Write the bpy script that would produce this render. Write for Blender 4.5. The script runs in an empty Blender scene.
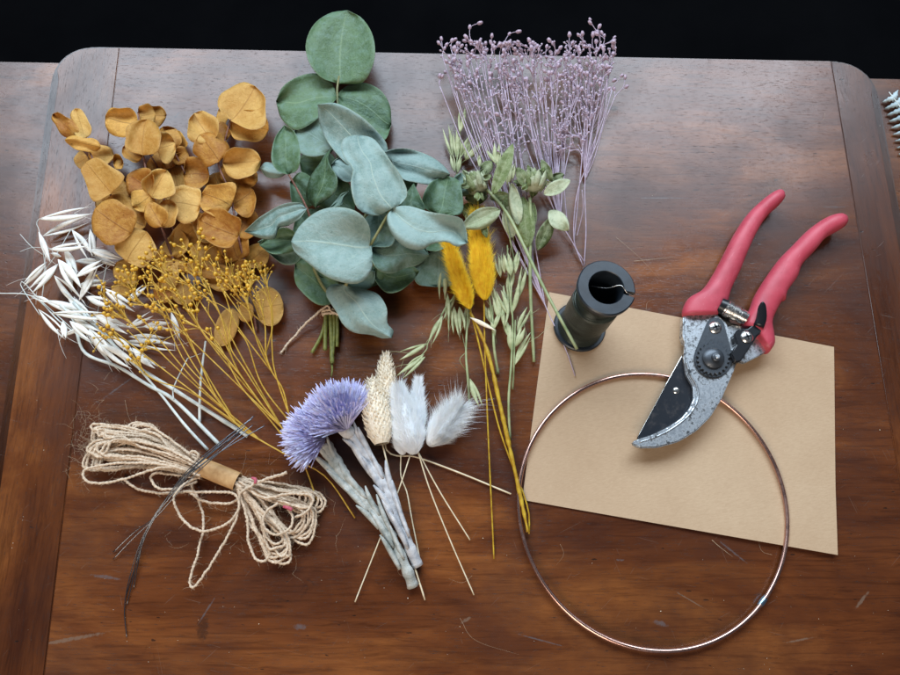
import bpy, bmesh, math, random
from mathutils import Vector, Matrix, noise
rnd = random.Random(7)
PI = math.pi
C = bpy.context.scene
COL = C.collection

# ------------------------------------------------------------------ camera
H = 0.51; TH = math.radians(17.3); F = 706.0
cam = bpy.data.cameras.new('camera'); camo = bpy.data.objects.new('camera', cam); COL.objects.link(camo)
camo.location = (0, 0, H); camo.rotation_euler = (TH, 0, 0)
cam.sensor_width = 36; cam.lens = 36 * F / 900; cam.clip_start = 0.01; cam.clip_end = 50
C.camera = camo
def P(px, py, z=0.0):
    x = (px - 450) / F; y = -(py - 337.5) / F
    d = Vector((x, y * math.cos(TH) + math.sin(TH), y * math.sin(TH) - math.cos(TH)))
    t = (H - z) / (-d.z)
    return Vector((d.x * t, d.y * t, z))
MM = 0.001
S = 0.00073
def crop(x0, y0, k): return lambda x, y: (x0 + x / k, y0 + y / k)

# ------------------------------------------------------------------ mesh helpers
class MB:
    def __init__(s): s.v = []; s.f = []; s.uv = []
    def add(s, v, f, uv=None):
        n = len(s.v); s.v += [Vector(p) for p in v]; s.f += [tuple(i + n for i in q) for q in f]
        s.uv += uv if uv else [(0, 0)] * len(v)
WL = {}   # world location of things
def finish(o, parent):
    COL.objects.link(o)
    if parent is not None: o.parent = parent
def build(name, mb, mat, parent=None, smooth=True, sharp=None, origin=None):
    if parent is not None: org = WL[parent.name]
    else:
        if origin is None:
            mn = Vector((min(p.x for p in mb.v), min(p.y for p in mb.v), min(p.z for p in mb.v)))
            mx = Vector((max(p.x for p in mb.v), max(p.y for p in mb.v), 0))
            org = Vector(((mn.x + mx.x) / 2, (mn.y + mx.y) / 2, mn.z))
        else: org = origin
    me = bpy.data.meshes.new(name)
    me.from_pydata([p - org for p in mb.v], [], mb.f)
    uvl = me.uv_layers.new(name='UVMap')
    for l in me.loops: uvl.data[l.index].uv = mb.uv[l.vertex_index]
    me.polygons.foreach_set('use_smooth', [smooth] * len(me.polygons))
    if sharp is not None: me.set_sharp_from_angle(angle=math.radians(sharp))
    me.materials.append(mat); me.update()
    o = bpy.data.objects.new(name, me); finish(o, parent)
    if parent is None: o.location = org
    WL[o.name] = org
    return o
def empty(name, label, cat, loc, group=None):
    o = bpy.data.objects.new(name, None); COL.objects.link(o); o.empty_display_size = .01
    o.location = loc; WL[o.name] = Vector(loc); tag(o, label, cat, group); return o
def tag(o, label, cat=None, group=None):
    o['label'] = label
    if cat: o['category'] = cat
    if group: o['group'] = group
    return o
def inst(name, src, parent, loc, rot=None, sc=1.0, me=None):
    o = bpy.data.objects.new(name, me); COL.objects.link(o); o.parent = parent
    o.location = loc - WL[parent.name]
    if rot is not None: o.rotation_mode = 'QUATERNION'; o.rotation_quaternion = rot
    o.scale = (sc, sc, sc) if not isinstance(sc, tuple) else sc
    return o

def catmull(pts, n):
    """n samples, uniform in arc length, through pts (any dimension tuples/Vectors)"""
    pts = [Vector(p) for p in pts]
    if len(pts) == 2: return [pts[0].lerp(pts[1], i / (n - 1)) for i in range(n)]
    e = [2 * pts[0] - pts[1]] + pts + [2 * pts[-1] - pts[-2]]
    dense = []
    for i in range(1, len(e) - 2):
        a, b, c, d = e[i - 1], e[i], e[i + 1], e[i + 2]
        for k in range(12):
            t = k / 12
            dense.append(0.5 * ((2 * b) + (c - a) * t + (2 * a - 5 * b + 4 * c - d) * t * t + (3 * b - a - 3 * c + d) * t ** 3))
    dense.append(pts[-1])
    L = [0]
    for i in range(1, len(dense)): L.append(L[-1] + (dense[i] - dense[i - 1]).length)
    out = []; j = 0
    for i in range(n):
        s = L[-1] * i / (n - 1)
        while j < len(L) - 2 and L[j + 1] < s: j += 1
        d = L[j + 1] - L[j]
        out.append(dense[j].lerp(dense[j + 1], 0 if d == 0 else min(1, (s - L[j]) / d)))
    return out
def frames(pts, closed=False):
    n = len(pts); T = []
    for i in range(n):
        a = pts[(i - 1) % n] if (closed or i > 0) else pts[i]
        b = pts[(i + 1) % n] if (closed or i < n - 1) else pts[i]
        t = (b - a); T.append(t.normalized() if t.length > 1e-9 else Vector((0, 1, 0)))
    N = Vector((0, 0, 1)) - T[0] * T[0].z
    if N.length < 1e-3: N = Vector((1, 0, 0)) - T[0] * T[0].x
    N.normalize(); out = []
    for i in range(n):
        N = N - T[i] * N.dot(T[i])
        if N.length < 1e-6: N = T[i].orthogonal()
        N.normalize(); out.append((T[i], N.copy(), T[i].cross(N)))
    return out
def tube(mb, pts, r, sides=6, closed=False, flat=1.0, twist=0.0, lobe=0.0, rough=0.0):
    n = len(pts); fr = frames(pts, closed); v = []; uv = []
    s = 0
    for i in range(n):
        if i: s += (pts[i] - pts[i - 1]).length
        ri = r[i] if isinstance(r, (list, tuple)) else r
        if rough: ri *= 1 + rough * noise.noise(pts[i] * 260)
        for k in range(sides):
            a = 2 * PI * k / sides
            rr = ri * (1 + lobe * math.cos(2 * (a - twist * s))) if lobe else ri
            v.append(pts[i] + fr[i][2] * math.cos(a) * rr + fr[i][1] * math.sin(a) * rr * flat)
            uv.append((s, k / sides))
    f = []
    for i in range(n if closed else n - 1):
        for k in range(sides):
            a = i * sides + k; b = i * sides + (k + 1) % sides
            j = (i + 1) % n
            f.append((a, b, j * sides + (k + 1) % sides, j * sides + k))
    if not closed:
        f.append(tuple(range(sides - 1, -1, -1))); f.append(tuple((n - 1) * sides + k for k in range(sides)))
    mb.add(v, f, uv)
def path(pp, z, n=24, K=None):
    """pixel points -> world path; z scalar or list; points may be (x,y,z)"""
    q = []
    for i, p in enumerate(pp):
        zz = p[2] if len(p) > 2 else (z[i] if isinstance(z, (list, tuple)) else z)
        a = K(p[0], p[1]) if K else (p[0], p[1])
        q.append(P(a[0], a[1], zz))
    return catmull(q, n)
def taper(a, b, n, e=1.0): return [a + (b - a) * (i / (n - 1)) ** e for i in range(n)]
def spin(mb, c, axis, prof, sides=24, ang=2 * PI):
    """revolve profile [(r,h)] about axis through c"""
    ax = axis.normalized(); u = ax.orthogonal().normalized(); w = ax.cross(u)
    v = []; uv = []
    for r, h in prof:
        for k in range(sides):
            a = 2 * PI * k / sides
            v.append(c + ax * h + (u * math.cos(a) + w * math.sin(a)) * r); uv.append((k / sides, h))
    f = []
    for i in range(len(prof) - 1):
        for k in range(sides):
            f.append((i * sides + k, i * sides + (k + 1) % sides, (i + 1) * sides + (k + 1) % sides, (i + 1) * sides + k))
    mb.add(v, f, uv)
def prism(name, outline, z0, z1, mat, parent, bev=0.0004, seg=2, sharp=35):
    """outline in photo pixels laid at height z1, extruded down to z0 with bevelled edges"""
    bm = bmesh.new(); org = WL[parent.name] if parent else Vector((0, 0, 0))
    vs = [bm.verts.new(P(x, y, z1) - org) for x, y in outline]
    fa = bm.faces.new(vs); bm.normal_update()
    if fa.normal.z < 0: fa.normal_flip()
    r = bmesh.ops.extrude_face_region(bm, geom=[fa])
    for g in r['geom']:
        if isinstance(g, bmesh.types.BMVert): g.co.z = z0 - org.z
    bmesh.ops.recalc_face_normals(bm, faces=bm.faces)
    if bev: bmesh.ops.bevel(bm, geom=list(bm.edges), offset=bev, segments=seg, affect='EDGES', clamp_overlap=True)
    me = bpy.data.meshes.new(name); bm.to_mesh(me); bm.free()
    me.polygons.foreach_set('use_smooth', [True] * len(me.polygons)); me.set_sharp_from_angle(angle=math.radians(sharp))
    me.materials.append(mat)
    o = bpy.data.objects.new(name, me); finish(o, parent); WL[o.name] = org; return o
def loft(mb, Lp, Rp, z, thick, n=30, ring=16, power=2.4, ends=True):
    """rounded body between a left and a right pixel line; z(u) centre, thick(u)"""
    L = catmull([Vector((a, b, 0)) for a, b in Lp], n); R = catmull([Vector((a, b, 0)) for a, b in Rp], n)
    v = []; uv = []
    for i in range(n):
        u = i / (n - 1); zz = z(u); th = thick(u)
        l = P(L[i].x, L[i].y, zz); r = P(R[i].x, R[i].y, zz); c = (l + r) / 2; h = (r - l) / 2
        for k in range(ring):
            a = 2 * PI * k / ring; ca, sa = math.cos(a), math.sin(a)
            x = math.copysign(abs(ca) ** (2 / power), ca); y = math.copysign(abs(sa) ** (2 / power), sa)
            v.append(c + h * x + Vector((0, 0, 1)) * y * th / 2); uv.append((u, k / ring))
    f = []
    for i in range(n - 1):
        for k in range(ring): f.append((i * ring + k, (i + 1) * ring + k, (i + 1) * ring + (k + 1) % ring, i * ring + (k + 1) % ring))
    f.append(tuple(range(ring))); f.append(tuple((n - 1) * ring + k for k in range(ring - 1, -1, -1)))
    mb.add(v, f, uv)

# ------------------------------------------------------------------ materials
def srgb(r, g, b):
    g_ = lambda c: (c / 255 / 12.92) if c / 255 <= .04045 else ((c / 255 + .055) / 1.055) ** 2.4
    return (g_(r), g_(g), g_(b), 1)
class NT:
    def __init__(s, name):
        s.m = bpy.data.materials.new(name); s.m.use_nodes = True; s.t = s.m.node_tree
        s.b = s.t.nodes['Principled BSDF']; s.out = s.t.nodes['Material Output']
    def n(s, t, **k):
        x = s.t.nodes.new(t)
        for a, b in k.items(): setattr(x, a, b)
        return x
    def l(s, a, b): s.t.links.new(a, b)
    def ramp(s, fac, stops, interp='LINEAR'):
        r = s.n('ShaderNodeValToRGB'); e = r.color_ramp.elements; r.color_ramp.interpolation = interp
        while len(e) < len(stops): e.new(.5)
        for i, (p, c) in enumerate(stops): e[i].position = p; e[i].color = c
        s.l(fac, r.inputs[0]); return r.outputs[0]
    def coord(s, kind='Object', scale=(1, 1, 1), rot=(0, 0, 0)):
        c = s.n('ShaderNodeTexCoord'); m = s.n('ShaderNodeMapping'); m.inputs['Scale'].default_value = scale
        src = c.outputs[kind]
        if any(rot):
            q = s.n('ShaderNodeMapping'); q.inputs['Rotation'].default_value = rot; s.l(src, q.inputs[0]); src = q.outputs[0]
        s.l(src, m.inputs[0]); return m.outputs[0]
    def noise(s, vec, scale, detail=4, rough=.55, dist=0):
        x = s.n('ShaderNodeTexNoise'); x.inputs['Scale'].default_value = scale; x.inputs['Detail'].default_value = detail
        x.inputs['Roughness'].default_value = rough; x.inputs['Distortion'].default_value = dist
        if vec is not None: s.l(vec, x.inputs['Vector'])
        return x.outputs['Fac']
    def mix(s, fac, a, b, mode='MIX'):
        x = s.n('ShaderNodeMix', data_type='RGBA', blend_type=mode)
        for i, q in ((0, fac), (6, a), (7, b)):
            if isinstance(q, (int, float, tuple)): x.inputs[i].default_value = q
            else: s.l(q, x.inputs[i])
        return x.outputs[2]
    def math(s, op, a, b=None, c=None):
        x = s.n('ShaderNodeMath', operation=op)
        for i, q in enumerate((a, b, c)):
            if q is None: continue
            if isinstance(q, (int, float)): x.inputs[i].default_value = q
            else: s.l(q, x.inputs[i])
        return x.outputs[0]
    def bump(s, h, strength=.3, dist=.001, prev=None):
        x = s.n('ShaderNodeBump'); x.inputs['Strength'].default_value = strength; x.inputs['Distance'].default_value = dist
        s.l(h, x.inputs['Height']); 
        if prev is not None: s.l(prev, x.inputs['Normal'])
        s.l(x.outputs[0], s.b.inputs['Normal']); return x.outputs[0]
    def set(s, **k):
        for a, q in k.items():
            i = s.b.inputs[a.replace('_', ' ')]
            if isinstance(q, (int, float, tuple)): i.default_value = q
            else: s.l(q, i)
def simple(name, c1, c2, scale=300, rough=.6, bump=0.0, metal=0.0, vec_scale=(1, 1, 1), spec=.5, sss=0.0, bscale=None, detail=4):
    t = NT(name); v = t.coord('Object', vec_scale)
    n = t.noise(v, scale, detail)
    t.set(Base_Color=t.ramp(n, [(.3, c1), (.7, c2)]), Roughness=rough, Metallic=metal)
    t.b.inputs['Specular IOR Level'].default_value = spec
    if sss:
        t.b.inputs['Subsurface Weight'].default_value = sss; t.b.inputs['Subsurface Radius'].default_value = (.002, .002, .001)
        t.b.inputs['Subsurface Scale'].default_value = 1
    if bump: t.bump(t.noise(v, bscale or scale * 2, 3), bump, .0005)
    return t.m
def wood(name, rotz=0.0, dark=1.0, seed=0.0, marks=()):
    t = NT(name)
    base = t.coord('Object', (1, 1, 1), (0, 0, rotz))
    m = t.n('ShaderNodeMapping'); m.inputs['Location'].default_value = (seed, seed * .7, 0); m.inputs['Scale'].default_value = (1, 3.4, 1); t.l(base, m.inputs[0])
    broad = t.noise(m.outputs[0], 4.6, 6, .62, .8)
    m2 = t.n('ShaderNodeMapping'); m2.inputs['Location'].default_value = (seed, 0, 0); m2.inputs['Scale'].default_value = (1, 15, 1); t.l(base, m2.inputs[0])
    grain = t.noise(m2.outputs[0], 22, 8, .7, .9)
    m3 = t.n('ShaderNodeMapping'); m3.inputs['Scale'].default_value = (1, 9, 1); t.l(base, m3.inputs[0])
    pore = t.noise(m3.outputs[0], 190, 3, .6)
    blotch = t.noise(base, 7, 5, .6)
    d = dark
    c = t.ramp(broad, [(.30, (.060 * d, .0150 * d, .0050 * d, 1)), (.5, (.150 * d, .0425 * d, .0110 * d, 1)), (.68, (.31 * d, .104 * d, .026 * d, 1))])
    g = t.ramp(grain, [(.34, (.5, .46, .44, 1)), (.5, (1, 1, 1, 1)), (.75, (1.2, 1.18, 1.15, 1))])
    c = t.mix(.8, c, g, 'MULTIPLY')
    c = t.mix(t.ramp(blotch, [(.42, (0, 0, 0, 1)), (.66, (.75, .75, .75, 1))]), c, (.048 * d, .013 * d, .006 * d, 1))
    pr = t.ramp(pore, [(.6, (0, 0, 0, 1)), (.7, (1, 1, 1, 1))])
    c = t.mix(t.math('MULTIPLY', pr, .55), c, (.012, .005, .003, 1))
    # worn, paler stains and dents with a shape of their own
    st = t.noise(t.coord('Object', (1, 1.6, 1), (0, 0, .5)), 31, 6, .65, 1.5)
    sm = t.ramp(st, [(.67, (0, 0, 0, 1)), (.74, (.4, .4, .4, 1))])
    c = t.mix(sm, c, (.02, .009, .006, 1))
    # thin scratches
    scr = None
    for ang, sx, sy, thr in ((.25, 34, 1300, .83), (-.45, 46, 1500, .83), (1.25, 40, 1400, .83), (2.2, 70, 1700, .83), (-.75, 30, 1200, .83)):
        w = t.noise(t.coord('Object', (sx, sy, 1), (0, 0, ang)), 1.0, 0, .5)
        q = t.math('MULTIPLY', t.ramp(w, [(thr, (0, 0, 0, 1)), (thr + .04, (1, 1, 1, 1))]), t.math('GREATER_THAN', t.noise(t.coord('Object', (1, 1, 1), (0, 0, ang)), 17 + sx / 9, 3, .6), .5))
        scr = q if scr is None else t.math('MAXIMUM', scr, q)
    nick = t.ramp(t.noise(t.coord('Object', (120, 420, 1), (0, 0, .1)), 1.0, 1, .5), [(.76, (0, 0, 0, 1)), (.79, (1, 1, 1, 1))])
    c = t.mix(t.math('MULTIPLY', nick, .75), c, (.008, .005, .004, 1))
    c = t.mix(t.math('MULTIPLY', scr, .2), c, (.26, .20, .16, 1))
    for cx_, cy_, lx, ly, an, col in marks:
        tc_ = t.n('ShaderNodeTexCoord'); mp = t.n('ShaderNodeMapping', vector_type='TEXTURE'); mp.inputs['Location'].default_value = (cx_, cy_, 0); mp.inputs['Rotation'].default_value = (0, 0, an); mp.inputs['Scale'].default_value = (lx, ly, 1)
        t.l(tc_.outputs['Object'], mp.inputs[0]); sx_ = t.n('ShaderNodeSeparateXYZ'); t.l(mp.outputs[0], sx_.inputs[0])
        rad_ = t.math('ADD', t.math('POWER', t.math('ABSOLUTE', sx_.outputs[0]), 2), t.math('POWER', t.math('ABSOLUTE', sx_.outputs[1]), 2))
        rad_ = t.math('ADD', rad_, t.math('MULTIPLY', t.math('SUBTRACT', t.noise(tc_.outputs['Object'], 420, 4, .7), .5), 3.2))
        mk = t.ramp(rad_, [(.2, (.55, .55, .55, 1)), (1.0, (0, 0, 0, 1))]); c = t.mix(mk, c, col)
    rr = t.ramp(t.noise(base, 14, 6, .65), [(.3, (.20, .20, .20, 1)), (.7, (.36, .36, .36, 1))])
    rg = t.math('ADD', rr, t.math('MULTIPLY', pr, .18))
    t.set(Base_Color=c, Roughness=rg)
    t.b.inputs['Specular IOR Level'].default_value = .55
    h = t.math('SUBTRACT', t.math('MULTIPLY', grain, .5), t.math('ADD', t.math('MULTIPLY', pr, .5), t.math('ADD', t.math('ADD', t.math('MULTIPLY', scr, .4), nick), t.math('MULTIPLY', sm, .5))))
    b1 = t.bump(t.noise(base, 5, 2), .25, .004)
    t.bump(h, .16, .0005, b1)
    return t.m
def leafmat(name, lo, hi, vein, rim, rough=.55, dusty=None, transl=.12, spec=.35):
    t = NT(name)
    uv = t.n('ShaderNodeUVMap'); sep = t.n('ShaderNodeSeparateXYZ'); t.l(uv.outputs[0], sep.inputs[0])
    u, v = sep.outputs[0], sep.outputs[1]
    av = t.math('ABSOLUTE', t.math('SUBTRACT', v, .5))            # 0 midrib .. .5 edge
    oi = t.n('ShaderNodeObjectInfo')
    ob = t.coord('Object')
    n1 = t.noise(ob, 75, 6, .68, .4); n2 = t.noise(ob, 420, 4, .65)
    k = t.math('ADD', t.math('MULTIPLY', n1, .75), t.math('ADD', t.math('MULTIPLY', n2, .3), t.math('MULTIPLY', oi.outputs['Random'], .35)))
    c = t.ramp(k, [(.46, lo), (.86, hi)])
    # side veins
    q = t.math('SUBTRACT', t.math('MULTIPLY', u, 7.0), t.math('MULTIPLY', av, 7.5))
    q = t.math('ADD', q, t.math('MULTIPLY', t.noise(ob, 110, 2), 1.6))
    fr = t.math('ABSOLUTE', t.math('SUBTRACT', t.math('FRACT', q), .5))
    sv = t.ramp(fr, [(0, (1, 1, 1, 1)), (.055, (0, 0, 0, 1))])
    mid = t.ramp(av, [(.004, (1, 1, 1, 1)), (.02, (0, 0, 0, 1))])
    net = t.n('ShaderNodeTexVoronoi', feature='DISTANCE_TO_EDGE'); net.inputs['Scale'].default_value = 420; t.l(ob, net.inputs['Vector'])
    nv = t.ramp(net.outputs[0], [(0, (1, 1, 1, 1)), (.09, (0, 0, 0, 1))])
    vv = t.math('MAXIMUM', t.math('MULTIPLY', mid, .62), t.math('MAXIMUM', t.math('MULTIPLY', sv, .3), t.math('MULTIPLY', nv, .16)))
    c = t.mix(vv, c, vein)
    ed = t.ramp(av, [(.475, (0, 0, 0, 1)), (.497, (.45, .45, .45, 1))])
    c = t.mix(ed, c, rim)
    if dusty is not None:
        dn = t.ramp(t.noise(ob, 150, 6, .7, .6), [(.45, (0, 0, 0, 1)), (.7, (.6, .6, .6, 1))])
        c = t.mix(dn, c, dusty)
    sp = t.ramp(t.noise(ob, 330, 2), [(.7, (0, 0, 0, 1)), (.76, (.5, .5, .5, 1))])
    c = t.mix(sp, c, tuple(x * .45 for x in lo[:3]) + (1,))
    t.set(Base_Color=c, Roughness=rough); t.b.inputs['Specular IOR Level'].default_value = spec
    b0 = t.bump(n1, .5, .0035)
    t.bump(t.math('ADD', vv, t.math('MULTIPLY', n2, .9)), .4, .0006, b0)
    tr = t.n('ShaderNodeBsdfTranslucent'); t.l(c, tr.inputs[0])
    mx = t.n('ShaderNodeMixShader'); mx.inputs[0].default_value = transl
    t.l(t.b.outputs[0], mx.inputs[1]); t.l(tr.outputs[0], mx.inputs[2]); t.l(mx.outputs[0], t.out.inputs[0])
    return t.m

M = {}
M['wood'] = wood('polished_wood'); M['wood_end'] = wood('polished_wood_end', PI / 2, .8, 3.1); M['wood_low'] = wood('lower_wood', 0.1, .7, 7.7); M['wood_rim'] = wood('dark_rim_wood', PI / 2, .28, 5.2)
M['gold'] = leafmat('gold_leaf', srgb(172, 106, 32), srgb(234, 180, 88), srgb(128, 72, 22), srgb(214, 166, 84), .55, None, .22)
M['gold_pale'] = leafmat('pale_gold_leaf', srgb(200, 142, 58), srgb(236, 192, 110), srgb(170, 112, 46), srgb(215, 175, 120), .6, None, .25)
M['euc_dark'] = leafmat('eucalyptus_dark', srgb(58, 86, 54), srgb(98, 126, 88), srgb(134, 156, 116), srgb(140, 160, 125), .5, srgb(122, 150, 136), .1)
M['euc_pale'] = leafmat('eucalyptus_pale', srgb(106, 133, 125), srgb(154, 178, 171), srgb(190, 204, 184), srgb(160, 168, 136), .6, srgb(164, 182, 176), .06)
M['euc_mid'] = leafmat('eucalyptus_mid', srgb(84, 112, 94), srgb(126, 150, 132), srgb(150, 170, 155), srgb(160, 176, 145), .55, srgb(140, 165, 162), .08)
M['herb'] = leafmat('variegated_leaf', srgb(70, 84, 38), srgb(118, 132, 76), srgb(190, 196, 150), srgb(206, 208, 172), .6, srgb(196, 202, 162), .15)
M['herb_pale'] = leafmat('pale_herb_leaf', srgb(168, 176, 136), srgb(206, 210, 176), srgb(210, 214, 182), srgb(214, 216, 190), .6, srgb(104, 120, 66), .15)
M['fern'] = leafmat('silver_fern', srgb(150, 170, 175), srgb(200, 215, 218), srgb(220, 225, 225), srgb(220, 225, 225), .6, None, .1)
M['gold_stem'] = simple('red_brown_twig', srgb(92, 52, 42), srgb(150, 104, 84), 500, .6, .3)
M['euc_stem'] = simple('green_brown_stem', srgb(110, 110, 66), srgb(146, 140, 92), 300, .5, .2)
M['cut_stem'] = simple('olive_cut_stem', srgb(94, 100, 42), srgb(140, 142, 74), 300, .45, .2)
M['lilac_stem'] = simple('lilac_stem', srgb(172, 150, 168), srgb(208, 192, 206), 300, .8)
M['lilac_head'] = simple('lilac_head', srgb(146, 118, 138), srgb(218, 198, 210), 900, .9, .5)
M['brown_stem'] = simple('brown_dry_stem', srgb(140, 96, 66), srgb(186, 150, 122), 200, .7, .2)
M['yellow_stem'] = simple('yellow_dyed_stem', srgb(180, 134, 34), srgb(222, 182, 76), 200, .55, .2)
M['yellow_berry'] = simple('yellow_berry', srgb(190, 132, 20), srgb(242, 194, 62), 400, .4, .3)
M['white_oat'] = simple('bleached_oat', srgb(226, 222, 212), srgb(252, 249, 240), 220, .65, .25, vec_scale=(1, 1, 1), sss=.1)
M['white_straw'] = simple('bleached_straw', srgb(196, 204, 198), srgb(232, 234, 228), 150, .5, .2)
M['green_oat'] = simple('green_oat', srgb(146, 154, 106), srgb(200, 202, 160), 160, .6, .3)
M['green_straw'] = simple('green_straw', srgb(128, 142, 94), srgb(176, 182, 136), 120, .5, .2)
M['cream'] = simple('cream_scale', srgb(232, 212, 180), srgb(252, 240, 220), 500, .8)
M['tan_stem'] = simple('tan_thin_stem', srgb(216, 196, 158), srgb(244, 228, 198), 200, .5)
M['white_fur'] = simple('white_tail_hair', srgb(240, 243, 244), srgb(252, 252, 252), 200, .8, sss=.15)
M['yellow_fur'] = simple('yellow_tail_hair', srgb(236, 178, 8), srgb(255, 222, 44), 300, .7)
M['yellow_core'] = simple('yellow_tail_core', srgb(232, 178, 8), srgb(250, 206, 24), 500, .8, .6)
M['white_core'] = simple('white_tail_core', srgb(236, 240, 243), srgb(250, 250, 250), 500, .9, .5)
M['ochre'] = simple('ochre_stem', srgb(166, 120, 14), srgb(206, 172, 50), 220, .5, .4)
M['petal'] = simple('lilac_blue_petal', srgb(186, 180, 226), srgb(230, 226, 250), 140, .6, sss=.1)
M['petal_pale'] = simple('pale_blue_petal', srgb(196, 196, 234), srgb(226, 228, 246), 140, .6)
M['woolly'] = simple('woolly_grey_stem', srgb(150, 152, 158), srgb(226, 222, 220), 130, .95, .6, bscale=900)
M['woolly_green'] = simple('woolly_grey_green', srgb(134, 138, 130), srgb(212, 210, 202), 130, .95, .6, bscale=900)
M['twine'] = simple('jute_twine', srgb(190, 162, 134), srgb(240, 218, 192), 500, .95, .8, bscale=1500)
M['twine_fuzz'] = simple('jute_fibre', srgb(160, 134, 106), srgb(204, 182, 152), 300, .9)
M['pink_mark'] = simple('pink_dye', srgb(176, 66, 90), srgb(205, 110, 120), 500, .9)
M['kraft_band'] = simple('kraft_band', srgb(176, 130, 80), srgb(206, 164, 112), 260, .65, .15)
M['cap'] = simple('brown_calyx', srgb(96, 60, 30), srgb(150, 105, 55), 500, .8)
def kraft():
    t = NT('kraft_card'); o = t.coord('Object')
    c = t.ramp(t.noise(o, 9, 4, .6), [(.3, srgb(184, 154, 122)), (.7, srgb(198, 170, 138))])
    fib = t.noise(t.coord('Object', (1, 5, 1), (0, 0, -.18)), 260, 5, .7)
    c = t.mix(t.ramp(fib, [(.4, (0, 0, 0, 1)), (.8, (.4, .4, .4, 1))]), c, srgb(152, 118, 86))
    f2 = t.noise(o, 900, 3, .6)
    c = t.mix(t.ramp(f2, [(.62, (0, 0, 0, 1)), (.74, (.4, .4, .4, 1))]), c, srgb(212, 186, 156))
    t.set(Base_Color=c, Roughness=.62); t.bump(t.math('ADD', fib, f2), .12, .0004); return t.m
M['kraft'] = kraft()
def metal(name, base, rough, dirt=None, dirt_amt=.5, sc=400, met=1.0, lo=.54, hi=.66):
    t = NT(name); o = t.coord('Object'); n = t.noise(o, sc, 6, .7)
    c = base
    if dirt: 
        m = t.ramp(t.math('ADD', t.math('MULTIPLY', n, .7), t.math('MULTIPLY', t.noise(o, sc / 5, 4), .3)), [(lo - .04, (0, 0, 0, 1)), (hi - .04, (dirt_amt,) * 3 + (1,))])
        c = t.mix(m, base, dirt)
        t.set(Roughness=t.math('ADD', rough, t.math('MULTIPLY', m, .35)))
        t.set(Metallic=t.math('SUBTRACT', met, t.math('MULTIPLY', m, .6 * met)))
    else: t.set(Roughness=rough, Metallic=met)
    t.set(Base_Color=c); t.bump(n, .25, .0003); return t.m
M['copper'] = metal('copper_hoop', (.66, .40, .33, 1), .27, srgb(110, 60, 45), .25, 90)
M['solder'] = metal('heat_tinted_joint', (.42, .58, .72, 1), .3)
M['steel'] = metal('worn_silver_steel', (.72, .75, .78, 1), .34, srgb(34, 37, 40), .95, 420, 1.0, .50, .64)
M['steel_bright'] = metal('bright_chrome', (.82, .80, .76, 1), .24, srgb(60, 52, 44), .4, 300)
M['steel_dark'] = metal('dark_steel', (.085, .095, .108, 1), .38, srgb(24, 24, 26), .6, 300, .6)
M['blade'] = metal('black_coated_blade', (.022, .026, .034, 1), .33, srgb(96, 86, 80), .5, 160, .25, .56, .76)
M['black'] = metal('black_plastic', (.012, .013, .016, 1), .3, None, met=0)
M['wire'] = metal('dark_florist_wire', (.22, .24, .27, 1), .3)
def redgrip():
    t = NT('red_rubber_grip'); o = t.coord('Object')
    c = t.ramp(t.noise(o, 40, 4), [(.3, srgb(184, 60, 76)), (.7, srgb(206, 84, 100))])
    pit = t.ramp(t.noise(o, 330, 2), [(.72, (0, 0, 0, 1)), (.76, (1, 1, 1, 1))])
    c = t.mix(t.math('MULTIPLY', pit, .4), c, srgb(90, 20, 30))
    sc = t.ramp(t.noise(t.coord('Object', (1, 5, 1), (0, 0, -.9)), 130, 5, .7), [(.58, (0, 0, 0, 1)), (.72, (.35, .35, .35, 1))])
    c = t.mix(sc, c, srgb(222, 132, 142)); dk = t.ramp(t.noise(o, 22, 6, .7), [(.5, (0, 0, 0, 1)), (.72, (.45, .45, .45, 1))]); c = t.mix(dk, c, srgb(140, 40, 56))
    t.set(Base_Color=c, Roughness=t.math('ADD', .38, t.math('MULTIPLY', t.noise(o, 60, 4), .25))); t.bump(t.math('SUBTRACT', t.noise(o, 1500, 2), pit), .2, .0003); return t.m
M['red'] = redgrip()
M['spool'] = simple('slate_spool_plastic', srgb(24, 29, 36), srgb(44, 53, 62), 90, .4, .1)
def coil():
    t = NT('wound_wire'); uv = t.n('ShaderNodeUVMap'); s = t.n('ShaderNodeSeparateXYZ'); t.l(uv.outputs[0], s.inputs[0])
    w = t.math('SINE', t.math('MULTIPLY', s.outputs[1], 2 * PI / .0008))
    n = t.noise(t.coord('Object', (1, 1, 8)), 60, 4)
    c = t.ramp(n, [(.3, srgb(28, 33, 31)), (.7, srgb(74, 84, 76))])
    t.set(Base_Color=c, Roughness=.3, Metallic=.35); t.bump(w, .5, .0004); return t.m
M['coil'] = coil()
M['floor'] = simple('dark_floor', (.0016, .0016, .002, 1), (.003, .003, .0035, 1), 4, .9, spec=.02)

# ------------------------------------------------------------------ table
A = P(118, 44); B = P(826, 57.5)
ux = (B - A).normalized(); vy = Vector((-ux.y, ux.x, 0))
def tf(p): d = p - A; return d.dot(ux), d.dot(vy)
vj = (tf(P(117, 60))[1], tf(P(42, 675))[1])
def inv(u, v, z=0):
    k = max(0.0, 1 - u / .62) * .030 * (-v) / (vj[0] - vj[1])     # the left end runs in a little
    return A + ux * (u + k) + vy * v + Vector((0, 0, z))
uL = tf(P(50, 90))[0]; uL2 = tf(P(1, 410))[0]; uR = tf(P(874, 71))[0]; uR2 = tf(P(896, 152))[0]
j0 = tf(P(117, 60))[0]; j1 = tf(P(42, 675))[0]; k0 = tf(P(825, 58))[0]; k1 = tf(P(856, 184))[0]
print('TABLE u', uL, uL2, '|', uR, uR2, '| joints', j0, j1, k0, k1, 'w', uR - uL)
uLL = uL - .006; uRR = (uR + uR2) / 2; jl = j0; jr = (k0 + k1) / 2
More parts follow.
